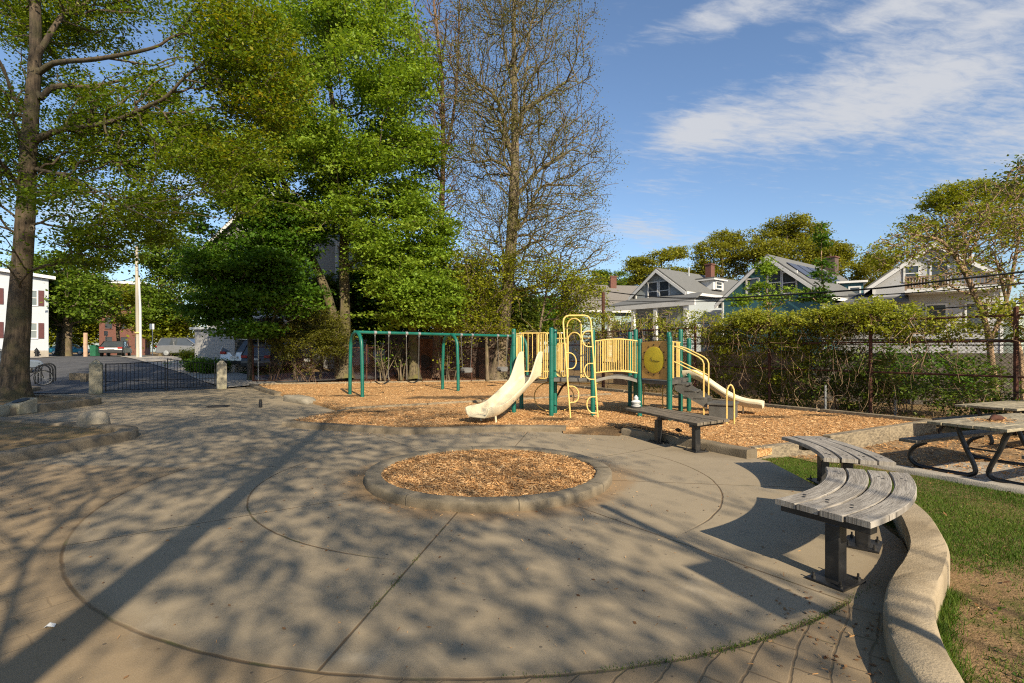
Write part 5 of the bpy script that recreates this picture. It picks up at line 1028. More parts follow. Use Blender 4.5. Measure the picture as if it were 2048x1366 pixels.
tree('evergreen_shrub', 'shadowy olive evergreen shrub with drooping sprays left of the mossy trunk', [([tuple(G(590, 26.2)), *poly([(588, 690), (592, 650)], 26.2)], [.09, .07, .03], False), ([tuple(G(640, 26.4)), *poly([(645, 700), (650, 650)], 26.2)], [.06, .05, .03], False)],
     [E(600, 640, 25.6, 75, 1.2, 50, 2), E(655, 670, 25.2, 45, 1, 50, 1.6), E(570, 680, 25.4, 40, 1, 40, .8)], 520, 26, (.24, .24, .06), .13, l_yew, b_dk, 41, .1, .4, .1, .006, cat='shrub', asp=.3, shell=.15)
def stems(name, label, c, n, h, spread, lm, seed, per=5, m_=None, size=.14, r0=.035):
    rng = np.random.default_rng(seed); t = thing(name, label, 'shrub', tuple(c)); mb = MB(); tips = []
    for i in range(n):
        a = rng.uniform(0, 6.28); sp_ = spread * rng.uniform(.3, 1); hh = h * rng.uniform(.6, 1); b = Vector(c) + Vector((rng.normal(0, .16), rng.normal(0, .16), 0))
        p = [b, b + Vector((math.cos(a) * sp_ * .25, math.sin(a) * sp_ * .25, hh * .3)), b + Vector((math.cos(a) * sp_ * .6 + rng.normal(0, .06), math.sin(a) * sp_ * .6, hh * .66)), b + Vector((math.cos(a) * sp_ + rng.normal(0, .1), math.sin(a) * sp_, hh))]
        sm = smooth_path(p, 10); mb.tube([tuple(q) for q in sm], list(np.linspace(r0 * rng.uniform(.6, 1.2), r0 * .22, 10)), 6); tips += list(sm[4:])
        for _ in range(3):
            q = sm[rng.integers(3, 9)]; e = q + np.array([rng.normal(0, .3), rng.normal(0, .3), rng.uniform(.1, .5)]); mb.tube([tuple(q), tuple((q + e) / 2 + rng.normal(0, .04, 3)), tuple(e)], [r0 * .3, r0 * .22, r0 * .1], 5); tips.append(e)
    mb.build('stem', m_ or b_lin, t, smooth=True)
    if per: V, v = leaves(np.array(tips), per, (.14, .14, .1), size, rng); npmesh('foliage', V, 4, lm, t, val=v)
    return t
stems('lilac_shrub', 'multi stemmed grey lilac shrub with few leaves behind the near swing', G(775, 26.3), 9, 2.3, 1.0, l_maple, 3, 2)
stems('lilac_shrub', 'thick stemmed leafless shrub right of the lilac behind the swings', G(803, 26.5), 7, 2.1, .7, l_maple, 4, 1, r0=.045)
stems('lilac_shrub', 'thin grey shrub stems just left of the middle swing arch', G(893, 26.6), 6, 2.2, .6, l_yg, 5, 3)
stems('twiggy_shrub', 'low bare twiggy shrub at the left end of the back fence', G(548, 25.8), 12, 1.3, .8, l_yew, 6, 2, b_twig, .1, .018)
stems('twiggy_shrub', 'low bare twiggy shrub at the foot of the evergreen shrub', G(620, 25.6), 12, 1.1, .8, l_yew, 7, 2, b_twig, .1, .018)
stems('twiggy_shrub', 'reddish bare shrub by the fence right of the tall trunk', G(1045, 26.2), 10, 1.6, .7, l_yg, 8, 4, b_twig, .1, .02)
stems('garden_shrub', 'rounded dark green shrub with leaves by the garage wall behind the gate', G(392, 30.6), 16, .55, .6, l_mapled, 9, 22, b_dk, .12, .02)
stems('garden_shrub', 'rounded yellow green shrub beside the silver parked car', G(378, 36.5), 14, .7, .5, l_yg, 10, 26, b_dk, .12, .02)
stems('garden_shrub', 'dark green shrub nearer the right granite post by the garage wall', G(424, 30.0), 16, .5, .6, l_mapled, 19, 22, b_dk, .12, .02)
# leaf litter on the bank behind the swings
bank = [(-12.6, 24.3), (-8, 25.4), (-1.7, 27.6), (-1.7, 30), (-8, 28.5), (-13, 27)]
xy = scatter(bank, 9000); zz_ = gz(xy[:, 0], xy[:, 1]) - .06; V, v = leaves(np.stack([xy[:, 0], xy[:, 1], zz_], 1), 1, (.02, .02, .012), .15, RNG, 1.6)
tag(npmesh('leaf_litter', V, 4, m_litter, val=v), 'brown fallen leaves banked along the back fence', 'leaf litter', kind='stuff')

# trees beyond, left and right
def simple_tree(label, pxx, d, top, base_y, rx, ry, rz, lm, bark, seed, n=300, per=22, size=.4, ells=None, sig=.6, gap=0., name='background_tree', r=.22, group='trees in the distance', shell=.3):
    b = G(pxx, d); k = d / F; tp = D(pxx + random.uniform(-6, 6), top, d)
    tr = [([tuple(b), tuple(b.lerp(tp, .35) + Vector((random.uniform(-.3, .3), 0, 0))), tuple(b.lerp(tp, .7)), tuple(tp)], [r, r * .75, r * .45, r * .12], False)]
    return tree(name, label, tr, ells or [E(pxx, base_y, d, rx, ry, rz)], n, per, (sig, sig, sig * .35), size, lm, bark, seed, gap, .3, .3, .02, .4, group=group, shell=shell)
simple_tree('leafy green street tree with a pale trunk right of the white house', 132, 50, 500, 590, 0, 0, 0, l_far2, b_lin, 51, 520, 24, .34, [E(120, 560, 50, 75, 4, 55, 2), E(170, 600, 49, 50, 3, 50, 1), E(95, 610, 50, 40, 3, 40, .8)], .5, r=.45)
simple_tree('dark trunked street tree standing close to the white house', 118, 58, 520, 600, 60, 3, 70, l_far2, b_dk, 52, 300, 22, .34, None, .5, r=.4)
simple_tree('rounded green tree hanging over the red brick building', 240, 62, 560, 605, 0, 0, 0, l_yg, b_lin, 53, 230, 22, .34, [E(205, 595, 62, 44, 4, 40, 1), E(256, 590, 60, 40, 3, 20, .7), E(262, 640, 60, 16, 2, 16, .3)], .55)
simple_tree('airy green tree with a forked pale trunk right of the utility pole', 322, 54, 480, 540, 0, 0, 0, l_far2, b_lin, 54, 560, 22, .30, [E(340, 510, 54, 55, 3.2, 50, 1.6), E(348, 590, 54, 58, 3, 60, 1.6), E(312, 620, 53, 24, 2.5, 40, .6)], .45, r=.2, gap=.1)
simple_tree('bushy bright green tree behind the silver parked car', 335, 55, 620, 655, 45, 3, 45, l_yg, b_lin, 55, 260, 22, .34, None, .5)
for k, (pxx, d, top, cy_, rx, rz_, n_) in enumerate(((640, 33, 560, 620, 60, 70, 330), (745, 34, 520, 610, 70, 85, 420), (850, 33, 540, 610, 60, 80, 380), (935, 35, 540, 600, 60, 80, 380), (1020, 36, 560, 630, 60, 60, 330), (1090, 38, 580, 640, 60, 45, 280))):
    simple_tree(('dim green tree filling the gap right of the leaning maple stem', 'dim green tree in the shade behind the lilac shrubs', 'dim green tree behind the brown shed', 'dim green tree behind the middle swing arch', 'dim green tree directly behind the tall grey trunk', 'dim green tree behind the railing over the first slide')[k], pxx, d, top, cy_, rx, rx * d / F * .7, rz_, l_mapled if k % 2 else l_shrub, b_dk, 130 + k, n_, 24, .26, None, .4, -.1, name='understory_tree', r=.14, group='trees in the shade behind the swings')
for k, (a, c_, e_, s_) in enumerate(((60, 66, 640, 61), (20, 64, 590, 62), (160, 78, 640, 63), (205, 84, 620, 64), (285, 80, 620, 65))):
    simple_tree(('far street tree filling the gap behind the white house', 'tall far tree above the roof of the white house', 'far dark green tree at the end of the street', 'far green tree left of the red brick building', 'far green tree right of the red brick building')[k], a, c_, e_ - 60, e_, 48, 4, 58, l_far2 if k % 2 else l_yg, b_dk, s_, 230, 22, .5, None, .8)
FAR = (('sparse flat topped ochre tree behind the grey gabled house', 1318, 62, 505, 280, l_far, .35, [(1290, 525, 40, 12), (1335, 512, 34, 12), (1352, 505, 16, 12), (1275, 540, 26, 9), (1330, 545, 40, 14), (1300, 560, 40, 16)]),
       ('ochre green tree behind the brick chimney of the grey house', 1440, 66, 470, 420, l_far, .2, [(1450, 478, 26, 16), (1425, 500, 34, 22), (1470, 505, 34, 30), (1405, 530, 30, 22), (1440, 545, 60, 28), (1478, 470, 14, 10)]),
       ('broad golden green tree behind the teal house', 1570, 64, 430, 700, l_far, .15, [(1580, 445, 42, 16), (1545, 470, 48, 24), (1615, 470, 44, 26), (1520, 505, 40, 24), (1580, 510, 80, 34), (1640, 505, 34, 26), (1600, 440, 18, 12)]),
       ('ochre green tree right of the teal house roof', 1660, 60, 480, 260, l_far, .25, [(1655, 498, 26, 16), (1678, 520, 28, 18), (1650, 540, 44, 26), (1690, 500, 12, 10)]),
       ('bright green far tree behind the leftmost grey roof', 1222, 70, 545, 200, l_far2, .1, [(1200, 552, 24, 13), (1240, 556, 26, 14), (1222, 575, 50, 16), (1265, 565, 18, 10)]),
       ('low olive tree between the teal and white houses', 1745, 58, 520, 200, l_far, .25, [(1735, 535, 26, 16), (1760, 525, 26, 20), (1745, 560, 44, 24)]),
       ('far green tree behind the tall half bare tree', 1160, 72, 560, 130, l_far2, .1, [(1150, 575, 30, 18), (1180, 580, 26, 16)]),
       ('low ochre tree peeping over the grey house ridge', 1390, 70, 545, 170, l_far, .2, [(1375, 555, 26, 14), (1405, 560, 28, 16)]))
for k, (lab, pxx, d, top, n, lm, gp, es) in enumerate(FAR):
    simple_tree(lab, pxx, d, top, 0, 0, 0, 0, lm, b_lin, 70 + k, n, 30, .26, [E(x, y, d + random.uniform(-1.5, 1.5), rx, rx * d / F * .7, rz, rx * rz) for x, y, rx, rz in es], .42, gp, r=.3)
simple_tree('big green tree rising behind the white house with the balcony', 1915, 46, 380, 440, 0, 0, 0, l_yg, b_lin, 81, 640, 24, .22, [E(1945, 375, 46, 36, 2, 22, 1), E(1890, 400, 46, 40, 2, 26, 1.2), E(1910, 440, 46, 80, 4, 50, 2), E(1835, 470, 46, 50, 3, 30, 1.2), E(1990, 420, 46, 70, 3, 60, 1.6), E(1780, 505, 45, 40, 2, 26, .8), E(2060, 430, 46, 70, 3, 90, 1.4), E(1960, 500, 46, 80, 3, 50, 1)], .36, .42, r=.3)
# the vine-hung tree leaning over the right fence
vt = [(poly([(1994, 812, 14.6), (1985, 740), (1975, 660), (1950, 590), (1915, 520), (1880, 480), (1830, 470)], 14.6), [.10, .085, .07, .06, .05, .035, .02], False), (poly([(1978, 690), (2010, 610), (2030, 520), (2045, 430)], 14.6), [.06, .05, .04, .02], True), (poly([(1965, 625), (1935, 560), (1930, 500), (1960, 430)], 14.6), [.05, .04, .03, .015], True), (poly([(2046, 800, 14.4), (2040, 700), (2010, 590), (1990, 510)], 14.6), [.06, .05, .04, .02], False)]
tree('leaning_tree', 'thin leaning tree with tangled tan twigs and yellow green sprays over the right fence', vt,
     [E(1930, 455, 14.5, 120, 1.5, 45, 1.6), E(1880, 535, 14.4, 90, .8, 50, 1.0), E(2020, 450, 14.4, 70, 1.4, 110, 2), E(1800, 500, 14.4, 70, 1, 30, .6), E(2000, 590, 14.2, 60, 1.2, 60, 1.1), E(2040, 540, 14.2, 60, 1.2, 130, 1.3)],
     1000, 3, (.14, .14, .08), .09, l_yg, b_vine, 91, -.1, .16, 0, .0045, .40, jit=.5, shell=.1, up=.2)
tree('weeping_tree', 'drooping dark tree top entering at the right edge above the leaning tree', [(poly([(2130, 800, 17), (2120, 600), (2105, 450), (2080, 360), (2050, 335), (2020, 345), (2010, 380)], 17), [.16, .14, .1, .07, .05, .03, .015], False)],
     [E(2050, 360, 17, 45, 1, 45, 1), E(2100, 420, 17, 60, 2, 90, 1)], 260, 7, (.16, .16, .12), .11, l_shrub, b_vine, 93, -.2, .2, 0, .006, .4, jit=.3, shell=.2)

simple_tree('bright green maple sapling in front of the teal gable', 1532, 22, 520, 560, 0, 0, 0, l_maple, b_vine, 301, 80, 20, .13, [E(1530, 535, 22, 14, .4, 22, 1.4), E(1518, 575, 22, 22, .5, 12, 1), E(1570, 585, 22, 26, .5, 12, .8), E(1540, 600, 22, 60, .5, 12, 1.2), E(1480, 600, 21, 40, .5, 14, .8)], .16, .1, name='sapling', r=.05, group='saplings behind the vine fence')
simple_tree('slim tall green sapling between the solar panels and the teal dormer', 1645, 22, 442, 520, 0, 0, 0, l_mapled, b_vine, 302, 90, 18, .13, [E(1645, 470, 22, 8, .3, 30, .8), E(1642, 545, 22, 18, .5, 30, 1.2), E(1636, 590, 22, 32, .5, 16, 1.2)], .14, .1, name='sapling', r=.05, group='saplings behind the vine fence')
# ------------------------------------------------------------ fences
def fence(label, segs, h, post_m, rail_z, pitch, rw, tall=()):
    a = Vector(segs[0]); t = thing('chain_link_fence', label, 'fence', (a.x, a.y, 0)); mb = MB(); r_ = MB(); wv = []
    for (p, q) in zip(segs, segs[1:]):
        p, q = Vector((*p, 0)), Vector((*q, 0)); L = (q - p).length; u = (q - p) / L; n = int(L / 2.55)
        for i in range(n + 1):
            c = p.lerp(q, i / n); z = float(gz(c.x, c.y)); MB().tube([(c.x, c.y, z - .3), (c.x, c.y, z + h + .05)], .042, 8).lathe((c.x, c.y, z + h + .05), [(.04, 0), (.04, .02), (.01, .045)], 8).build('post', post_m, t)
        za, zb_ = float(gz(p.x, p.y)), float(gz(q.x, q.y))
        for z in rail_z: r_.tube([p + Vector((0, 0, za + z)), q + Vector((0, 0, zb_ + z))], .027, 6)
        s = np.arange(-h, L, pitch)
        for sg in (1, -1):
            t0 = s if sg == 1 else s + h; t1 = t0 + sg * h; f0 = np.clip(t0, 0, L); f1 = np.clip(t1, 0, L); z0_ = np.abs(f0 - t0); z1_ = h - np.abs(f1 - t1)
            ok = z1_ > z0_ + .02; P0 = np.stack([p.x + u.x * f0, p.y + u.y * f0, gz(p.x + u.x * f0, p.y + u.y * f0) + z0_], 1)[ok]; P1 = np.stack([p.x + u.x * f1, p.y + u.y * f1, gz(p.x + u.x * f1, p.y + u.y * f1) + z1_], 1)[ok]
            nrm_ = np.array([-u.y, u.x, 0]) * rw; up_ = np.array([u.x * -sg, u.y * -sg, 1.]) / 1.414 * rw
            for o1, o2 in ((nrm_, -nrm_), (up_, -up_)): wv.append(np.stack([P0 + o1, P1 + o1, P1 + o2, P0 + o2], 1).reshape(-1, 3))
    r_.build('rail', post_m, t); npmesh('chain_link', np.concatenate(wv), 4, m_rust if post_m is m_rust else m_chain, t); return t
fence('rusty tall chain link fence along the right side carrying the vines', [(11.6, 8.25), (.75, 26.8)], 2.45, m_rust, (.08, 1.17, 1.9, 2.43), .085, .0030)
fence('low grey chain link fence behind the swings', [(-12.75, 25.6), (.5, 28.2)], 1.75, m_rust, (.06, 1.72), .095, .0032)
tp_ = D(1205, 780, 22.4); MB_ = MB().tube([(3.93, 22.4, -.1), (3.93, 22.4, 4.15)], .07, 10); tag(MB_.build('rusty_pole', m_rust), 'tall rusty iron pole rising above the vines behind the loop ladder', 'pole')
g_ = G(517, 26.0); tag(MB().tube([(g_.x, g_.y, 0), (g_.x, g_.y, 2.9)], .035, 8).build('grey_pole', m_steel), 'tall thin grey pole at the left end of the back fence', 'pole')
for k, (pxx, ty) in enumerate(((1651, 770), (1790, 780))):
    c = D(pxx, 790, 13.6 if k == 0 else 12.6); tag(MB().tube([(c.x, c.y, -.1), (c.x, c.y, HC + (HY - ty) * c.y / F)], .03, 8).build('grey_pole', m_steel), ('short pale grey stub post beside the left rusty fence post', 'short pale grey stub post midway between the two near rusty fence posts')[k], 'pole')
# vines along the right fence
fl = lambda d: 16.43 - .585 * d
def vine(label, d0_, d1_, z0_, z1_, n, per, seed, lm=l_vine, off=.25, thick=.35, size=.10, stems_=60, name='climbing_vine', top_bias=0.5, gap_=-.28):
    rng = np.random.default_rng(seed); t = thing(name, label, 'vine', (fl((d0_ + d1_) / 2), (d0_ + d1_) / 2, 0), 0, 'vines on the right fence')
    d = rng.uniform(d0_, d1_, n); s_ = rng.random(n) ** top_bias; z = z0_ + (z1_ - z0_) * s_ + .12 * wob(d, d * 0, 2.2, seed % 5) * s_ + rng.normal(0, .08, n)
    bul = thick * (.5 + .5 * s_) * rng.normal(0, 1, n) ; c = np.stack([fl(d) + .86 * bul + off * .86, d + .5 * bul + off * .5, z], 1)
    z += .22 * wob(d, d * .3, 1.3, seed % 3) * s_; c[:, 2] = z; keep_ = wob(d, z * 1.6, 2.4, seed % 7) + .35 * rng.normal(0, 1, n) > gap_ ; c = c[keep_]
    V, v = leaves(c, per, (.09, .09, .05), size, rng, .7, .6); npmesh('foliage', V, 4, lm, t, val=v)
    mb = MB()
    for i in range(stems_):
        dd = rng.uniform(d0_, d1_); zt = rng.uniform(z0_ + .4 * (z1_ - z0_), z1_); p = Vector((fl(dd) + rng.normal(0, .15), dd + rng.normal(0, .1), zt)); pts = [p]
        for k in range(5): pts.append(pts[-1] + Vector((rng.normal(0, .14), rng.normal(0, .14), rng.uniform(-.42, .06))) * (.9 if i % 3 else 1.3))
        sm = smooth_path([tuple(q) for q in pts], 12); mb.tube([tuple(q) for q in sm], .0035 if i % 4 else .007, 4)
    for i in range(int((d1_ - d0_) * 1.5)):
        dd = rng.uniform(d0_, d1_); pts = [Vector((fl(dd) + .05, dd, -.05))]
        for k in range(6): pts.append(pts[-1] + Vector((rng.normal(0, .1), rng.normal(0, .06), z1_ / 6.2)))
        mb.tube([tuple(q) for q in smooth_path([tuple(q) for q in pts], 14)], list(np.linspace(.010, .004, 14)), 5)
    mb.build('stem', b_vine, t, smooth=True); return t
vine('thick sunlit vine heaped on the fence top left of the near rusty post', 12.2, 13.8, 1.7, 2.68, 520, 24, 2, stems_=45, size=.08)
vine('thick sunlit vine spilling over the fence in front of the teal house', 13.6, 16.6, 1.45, 2.72, 1000, 24, 3, stems_=70, size=.08)
vine('thinner vine over the fence beside the yellow stair rails', 16.4, 18.8, 1.5, 2.75, 460, 18, 4, stems_=50, gap_=-.05, size=.085)
vine('sparse vine veiling the porch of the grey house with the brick chimney', 18.6, 21.6, 1.3, 3.1, 420, 12, 5, stems_=70, gap_=.1, size=.085)
vine('sparse vine on the fence behind the loop ladder, near the rusty pole', 21.4, 25.0, 1.3, 3.2, 400, 13, 6, stems_=60, lm=l_yg, gap_=.0)
vine('thin vine draped along the fence rail under the leaning tree', 8.6, 12.3, 1.75, 2.6, 620, 16, 7, stems_=60, gap_=-.05, size=.08)
vine('green vine hanging down the fence right of the slide end', 14.2, 17.2, .0, 1.9, 760, 24, 12, l_yg, .3, .28, .075, 40, 'ivy', .9, .1)
vine('green vine hanging down the fence left of the middle rusty post', 12.6, 14.3, .1, 1.6, 480, 24, 15, l_shrub, .25, .25, .08, 30, 'ivy', .9, .05)
vine('low weedy vine at the foot of the fence behind the picnic tables', 9.4, 12.7, -.1, .9, 440, 22, 13, l_shrub, .15, .25, .075, 60, 'ivy', .7, .1)
vine('thin green vine low on the fence behind the stair rails', 17.0, 20, .0, 1.6, 420, 20, 14, l_yg, .3, .28, .08, 40, 'ivy', .9, .25)
for k, (pxx, py, d, h) in enumerate(((1690, 760, 13.9, 1.3), (1740, 800, 13.5, .9), (1800, 720, 13.8, 1.6), (1570, 790, 15.6, 1.0), (1920, 800, 12.4, .9), (1960, 770, 12.6, 1.1))):
    stems('hedge_shrub', ('leafy green shrub behind the fence left of the middle rusty post', 'small leafy shrub low behind the fence between the two near posts', 'taller leafy shrub behind the fence against the stone wall', 'leafy shrub behind the fence beyond the end of the second slide', 'low green shrub by the foot of the near rusty fence post', 'twiggy green shrub behind the fence above the second picnic table')[k], D(pxx, 830, d + .5), 13, h + .5, .9, l_shrub if k % 2 else l_mapled, 30 + k, 9, b_vine, .12, .014)

# ------------------------------------------------------------ buildings
s_grey = siding('grey_blue_siding', (.36, .40, .43)); s_teal = siding('teal_siding', (.04, .135, .165)); s_white = siding('white_siding', (.44, .445, .46)); s_pale = siding('pale_grey_siding', (.30, .295, .29)); s_tealpale = siding('pale_teal_siding', (.28, .38, .40)); s_beige = siding('beige_siding', (.50, .45, .37))
r_grey = shingle('grey_shingles', (.135, .137, .135)); r_dark = shingle('dark_shingles', (.085, .088, .092)); r_tan = shingle('tan_grey_shingles', (.17, .155, .14))
XA, YA, ZA = Vector((1, 0, 0)), Vector((0, 1, 0)), Vector((0, 0, 1))
def window(root, c, w_, h, face='-y', shutter=None, trim=None, pane=None, door=False):
    n = {'-y': -YA, '+y': YA, '+x': XA, '-x': -XA}[face]; u = {'-y': XA, '+y': -XA, '+x': YA, '-x': -YA}[face]; c = Vector(c); fr_ = MB(); e = .10; ax_ = (u, n, ZA)
    for s in (-1, 1): fr_.box(c + u * (s * (w_ / 2 + e / 2)) + n * .03, (e, .07, h + 2 * e), ax_); fr_.box(c + ZA * (s * (h / 2 + e / 2)) + n * .032, (w_ + (.0 if s > 0 else .12), .075, e), ax_)
    if not door: fr_.box(c + n * .035, (w_, .05, .055), ax_)
    f = fr_.build('door' if door else 'window', trim or m_white, root, True)
    MB().box(c + n * .012, (w_, .02, h), ax_).build('pane', pane or m_glass, f, True)
    if shutter is not None:
        for s in (-1, 1): MB().box(c + u * (s * (w_ / 2 + e + .2)) + n * .035, (.36, .05, h + .1), ax_).build('shutter', shutter, f, True)
    return f
def house(name, label, c, rz, w_, L, ze, zr, wall, roof, wins=(), side=(), base=-1.5, ov=.35, trim=None, cat='house', z0=0):
    """gable faces local -y; origin under the middle of the gable"""
    t = thing(name, label, cat, (*c, z0), rz); hw = w_ / 2; pent = [(-hw, 0, base), (hw, 0, base), (hw, 0, ze), (0, 0, zr), (-hw, 0, ze)]
    MB().prism(pent, (0, L, 0)).build('wall', wall, t, True); k = (zr - ze) / hw
    rf = MB()
    for s in (-1, 1):
        e = Vector((s * (hw + ov), -ov, ze - k * ov + .03)); r_ = Vector((0, -ov, zr + .03)); d_ = Vector((0, 0, .14)); rf.prism([e, r_, r_ + d_, e + d_] if s < 0 else [r_, e, e + d_, r_ + d_], (0, L + 2 * ov, 0))
    ro = rf.build('roof', roof, t, True)
    fb = MB()
    for s in (-1, 1):
        e = Vector((s * (hw + ov + .02), -ov - .03, ze - k * ov + .04)); r_ = Vector((0, -ov - .03, zr + .04)); fb.prism([e, r_, r_ - Vector((0, 0, .26)), e - Vector((0, 0, .26))], (0, -.05, 0)); fb.box((s * (hw + ov + .04), L / 2, ze - k * ov - .02), (.10, L + 2 * ov, .2)); fb.box((s * (hw - .05), -.025, (ze + base) / 2), (.14, .05, ze - base - .1))
    fb.build('trim', trim or m_white, t, True)
    for (x, z, a, h) in wins: window(t, (x, 0, z), a, h)
    for (y, z, a, h, sd) in side: window(t, (hw * (1 if sd == '+x' else -1), y, z), a, h, sd)
    return t, ro
def chimney(ro, c, sz, m=m_brick):
    ch = MB().box(c, sz).build('chimney', m, ro, True); MB().box(Vector(c) + ZA * (sz[2] / 2 + .04), (sz[0] + .12, sz[1] + .12, .10)).build('chimney_cap', m_brick, ch, True)
def dormer(t, ro, c, w_, dep, h, wall, face=1):
    MB().box(c, (dep, w_, h)).build('dormer', wall, t, True); MB().box(Vector(c) + ZA * (h / 2 + .05), (dep + .4, w_ + .4, .12)).build('dormer_roof', r_grey, t, True)
    MB().box(Vector(c) + ZA * (h / 2 - .06) + XA * (face * .0), (dep + .46, w_ + .46, .1)).build('dormer_trim', m_white, t, True)
    window(t, Vector(c) + XA * (face * dep / 2) - ZA * .05, w_ * .5, h * .55, '+x' if face > 0 else '-x')
# grey house with a front porch
c = D(1318, 700, 40); th_, ro = house('gabled_house', 'grey blue gabled house with brick chimney and white porch columns', (c.x, c.y), R(-52), 4.5, 14, 6.15, 7.85, s_grey, r_grey, [(-.55, 6.25, .80, 1.35), (.5, 6.25, .80, 1.35)], [(5, 2.6, 1, 1.5, '+x')])
chimney(ro, (.9, 5.6, 7.9), (.5, .55, 1.6))
dormer(th_, ro, (1.6, 4.4, 6.85), 1.5, 1.5, .85, m_white)
MB().box((0, 0, 0), (.07, .07, .9)).build('vent_pipe', m_trimgrey, ro, True).location = (.5, 3.2, 7.9)
pm_ = MB(); pm_.prism([(-3.4, -2.4, 5.05), (4.6, -2.4, 5.05), (3.6, .1, 5.75), (-2.8, .1, 5.75)], (0, 0, .12)); pm_.build('porch_roof', r_grey, th_, True)
MB().box((.6, -2.4, 4.9), (8.1, .16, .32)).build('porch_trim', m_white, th_, True)
for x in (-3.0, -.6, 1.4, 3.9): MB().box((x, -2.3, 3.0), (.24, .24, 3.6)).build('porch_column', m_white, th_, True)
MB().box((.6, -1.1, .9), (8, 2.6, .25)).build('porch_floor', m_trimgrey, th_, True)
for x in (-2.3, .3): window(th_, (x * .8, -.0, 3.4), .9, 1.6)
window(th_, (-1.0, 0, 3.1), .9, 2.1, door=True)
tag(MB().prism([(c.x - .5, c.y + 3.0, -1), (c.x + 6.5, c.y - 1.2, -1), (c.x + 7.8, c.y + 1.0, -1), (c.x + .8, c.y + 5.2, -1)], (0, 0, 5.8)).build('house_wing', s_white), 'white sided low wing right of the porch of the grey house', 'house')
# leftmost grey-roofed house
c = D(1150, 700, 50); th_, ro = house('gabled_house', 'pale teal house with tan grey roof and brick chimney behind the tall trunk', (c.x - .5, c.y), R(-80), 8.0, 15, 5.4, 7.9, s_tealpale, r_tan, [(-1, 4, .8, 1.3), (1.4, 4, .8, 1.3)], [(3, 3.6, .9, 1.4, '+x'), (6, 3.6, .9, 1.4, '+x'), (9.5, 3.6, .9, 1.4, '+x')])
chimney(ro, (.3, 4.2, 8.0), (.6, .6, 1.6))
for y in (7.2, 9.0): MB().box((2.6, y, 6.5), (1.2, .8, .06), (Vector((.85, 0, -.53)), YA, Vector((.53, 0, .85)))).build('skylight', m_glass, ro, True)
# teal house with solar panels
c = D(1539, 700, 35); th_, ro = house('gabled_house', 'teal gabled house with solar panels on a grey roof', (c.x, c.y), R(-52), 6.8, 9.6, 5.2, 7.95, s_teal, r_grey, [(-1.15, 6.0, .75, 1.15), (.35, 6.2, .8, 1.5), (1.3, 6.1, .8, 1.3)], [(4, 2.6, 1, 1.5, '+x')])
k = math.atan2(2.75, 3.3); axp = (Vector((math.cos(k), 0, -math.sin(k))), YA, Vector((math.sin(k), 0, math.cos(k)))); slp = lambda x: 7.95 + .20 - x * 2.75 / 3.3
m_solar = mat('solar_panel', (.018, .02, .035), .25, 8, .3, spec=.6)
for y in (1.4, 2.9, 4.4, 6.2): MB().box((1.5, y, slp(1.5) + .06), (1.9, 1.3, .05), axp).build('solar_panel', m_solar, ro, True)
chimney(ro, (.6, 8.6, 8.0), (.7, .7, 1.5), mat('dark_chimney', (.10, .07, .06), .9))
dt = thing('teal_dormer_house', 'teal flat roofed dormer block with white cornice right of the solar panels', 'house', (D(1690, 600, 37).x, 37, 0), R(-28))
MB().box((0, .9, 2.9), (2.1, 2.4, 7.0)).build('wall', s_teal, dt, True); MB().box((0, .9, 6.48), (2.6, 2.9, .14)).build('roof', m_white, dt, True)
window(dt, (.55, -.3, 5.55), .55, 1.05); window(dt, (1.05, .6, 5.55), .4, 1.05, '+x')
MB().prism([(-3.2, -2.6, 4.1), (2.6, -2.6, 4.1), (2.6, .0, 5.0), (-3.2, .0, 5.0)], (0, 0, .12)).build('lower_roof', r_grey, dt, True)
# white house with a balcony
c = D(1868, 700, 31); th_, ro = house('gabled_house', 'white gabled house with a wooden balcony under its peak', (c.x, c.y), R(-37), 6.0, 11, 5.75, 8.0, s_white, r_grey, [(-1.05, 6.35, .62, .85), (1.35, 6.6, .7, 1.0), (.1, 3.6, .85, 1.5), (1.9, 3.6, .85, 1.5)], ov=.4)
window(th_, (.25, 0, 6.0), .72, 1.75, door=True)
MB().box((.7, -.75, 5.12), (4.2, 1.6, .22)).build('balcony_floor', m_white, th_, True)
bal = MB()
m_balw = mat('balcony_wood', (.22, .155, .105), .85, 6, .3)
for z in (5.95, 5.32): bal.box((.7, -1.5, z), (4.1, .07, .07))
for i in range(26): bal.box((-1.33 + i * .163, -1.5, 5.62), (.045, .04, .6))
for x in (-1.35, .1, 1.4, 2.75): bal.box((x, -1.5, 5.6), (.1, .1, .85))
for i in range(7): bal.box((-1.25 + i * .14, -1.46, 5.62), (.12, .025, .56))
bal.build('balcony_rail', m_balw, th_, True)
MB().prism([(-6.5, -1.2, 4.55), (-1.2, -1.2, 4.55), (-1.2, 1.6, 5.35), (-5.6, 1.6, 5.35)], (0, 0, .12)).build('lower_roof', r_dark, th_, True)
MB().box((-3.8, 1.2, 2.0), (5.0, 3.0, 5.2)).build('side_wing', s_pale, th_, True)
tag(MB().box((D(2010, 600, 33).x + 1.5, 33.5, 2.0), (4.5, 4, 5.0)).build('green_house', siding('pale_green_siding', (.42, .50, .45))), 'pale green house wall at the far right behind the leaning tree', 'house')
m_stone = brickmat('block_wall', (.12, .105, .085), (.085, .075, .062), (.05, .045, .04), 1.6)
tag(MB().bar((10.5, 18.0, .35), (16.5, 14.5, .35), .3, 2.4).build('block_wall', m_stone), 'dark mossy block retaining wall behind the vine covered fence', 'wall')
tag(MB().bar((5.2, 26.5, .5), (10.5, 18.2, .5), .1, 2.2).build('board_fence', woodmat('old_fence_boards', (.12, .085, .06), (.045, .032, .025), grain=(1, 1, .1))), 'old brown board fence behind the vines left of the block wall', 'fence')
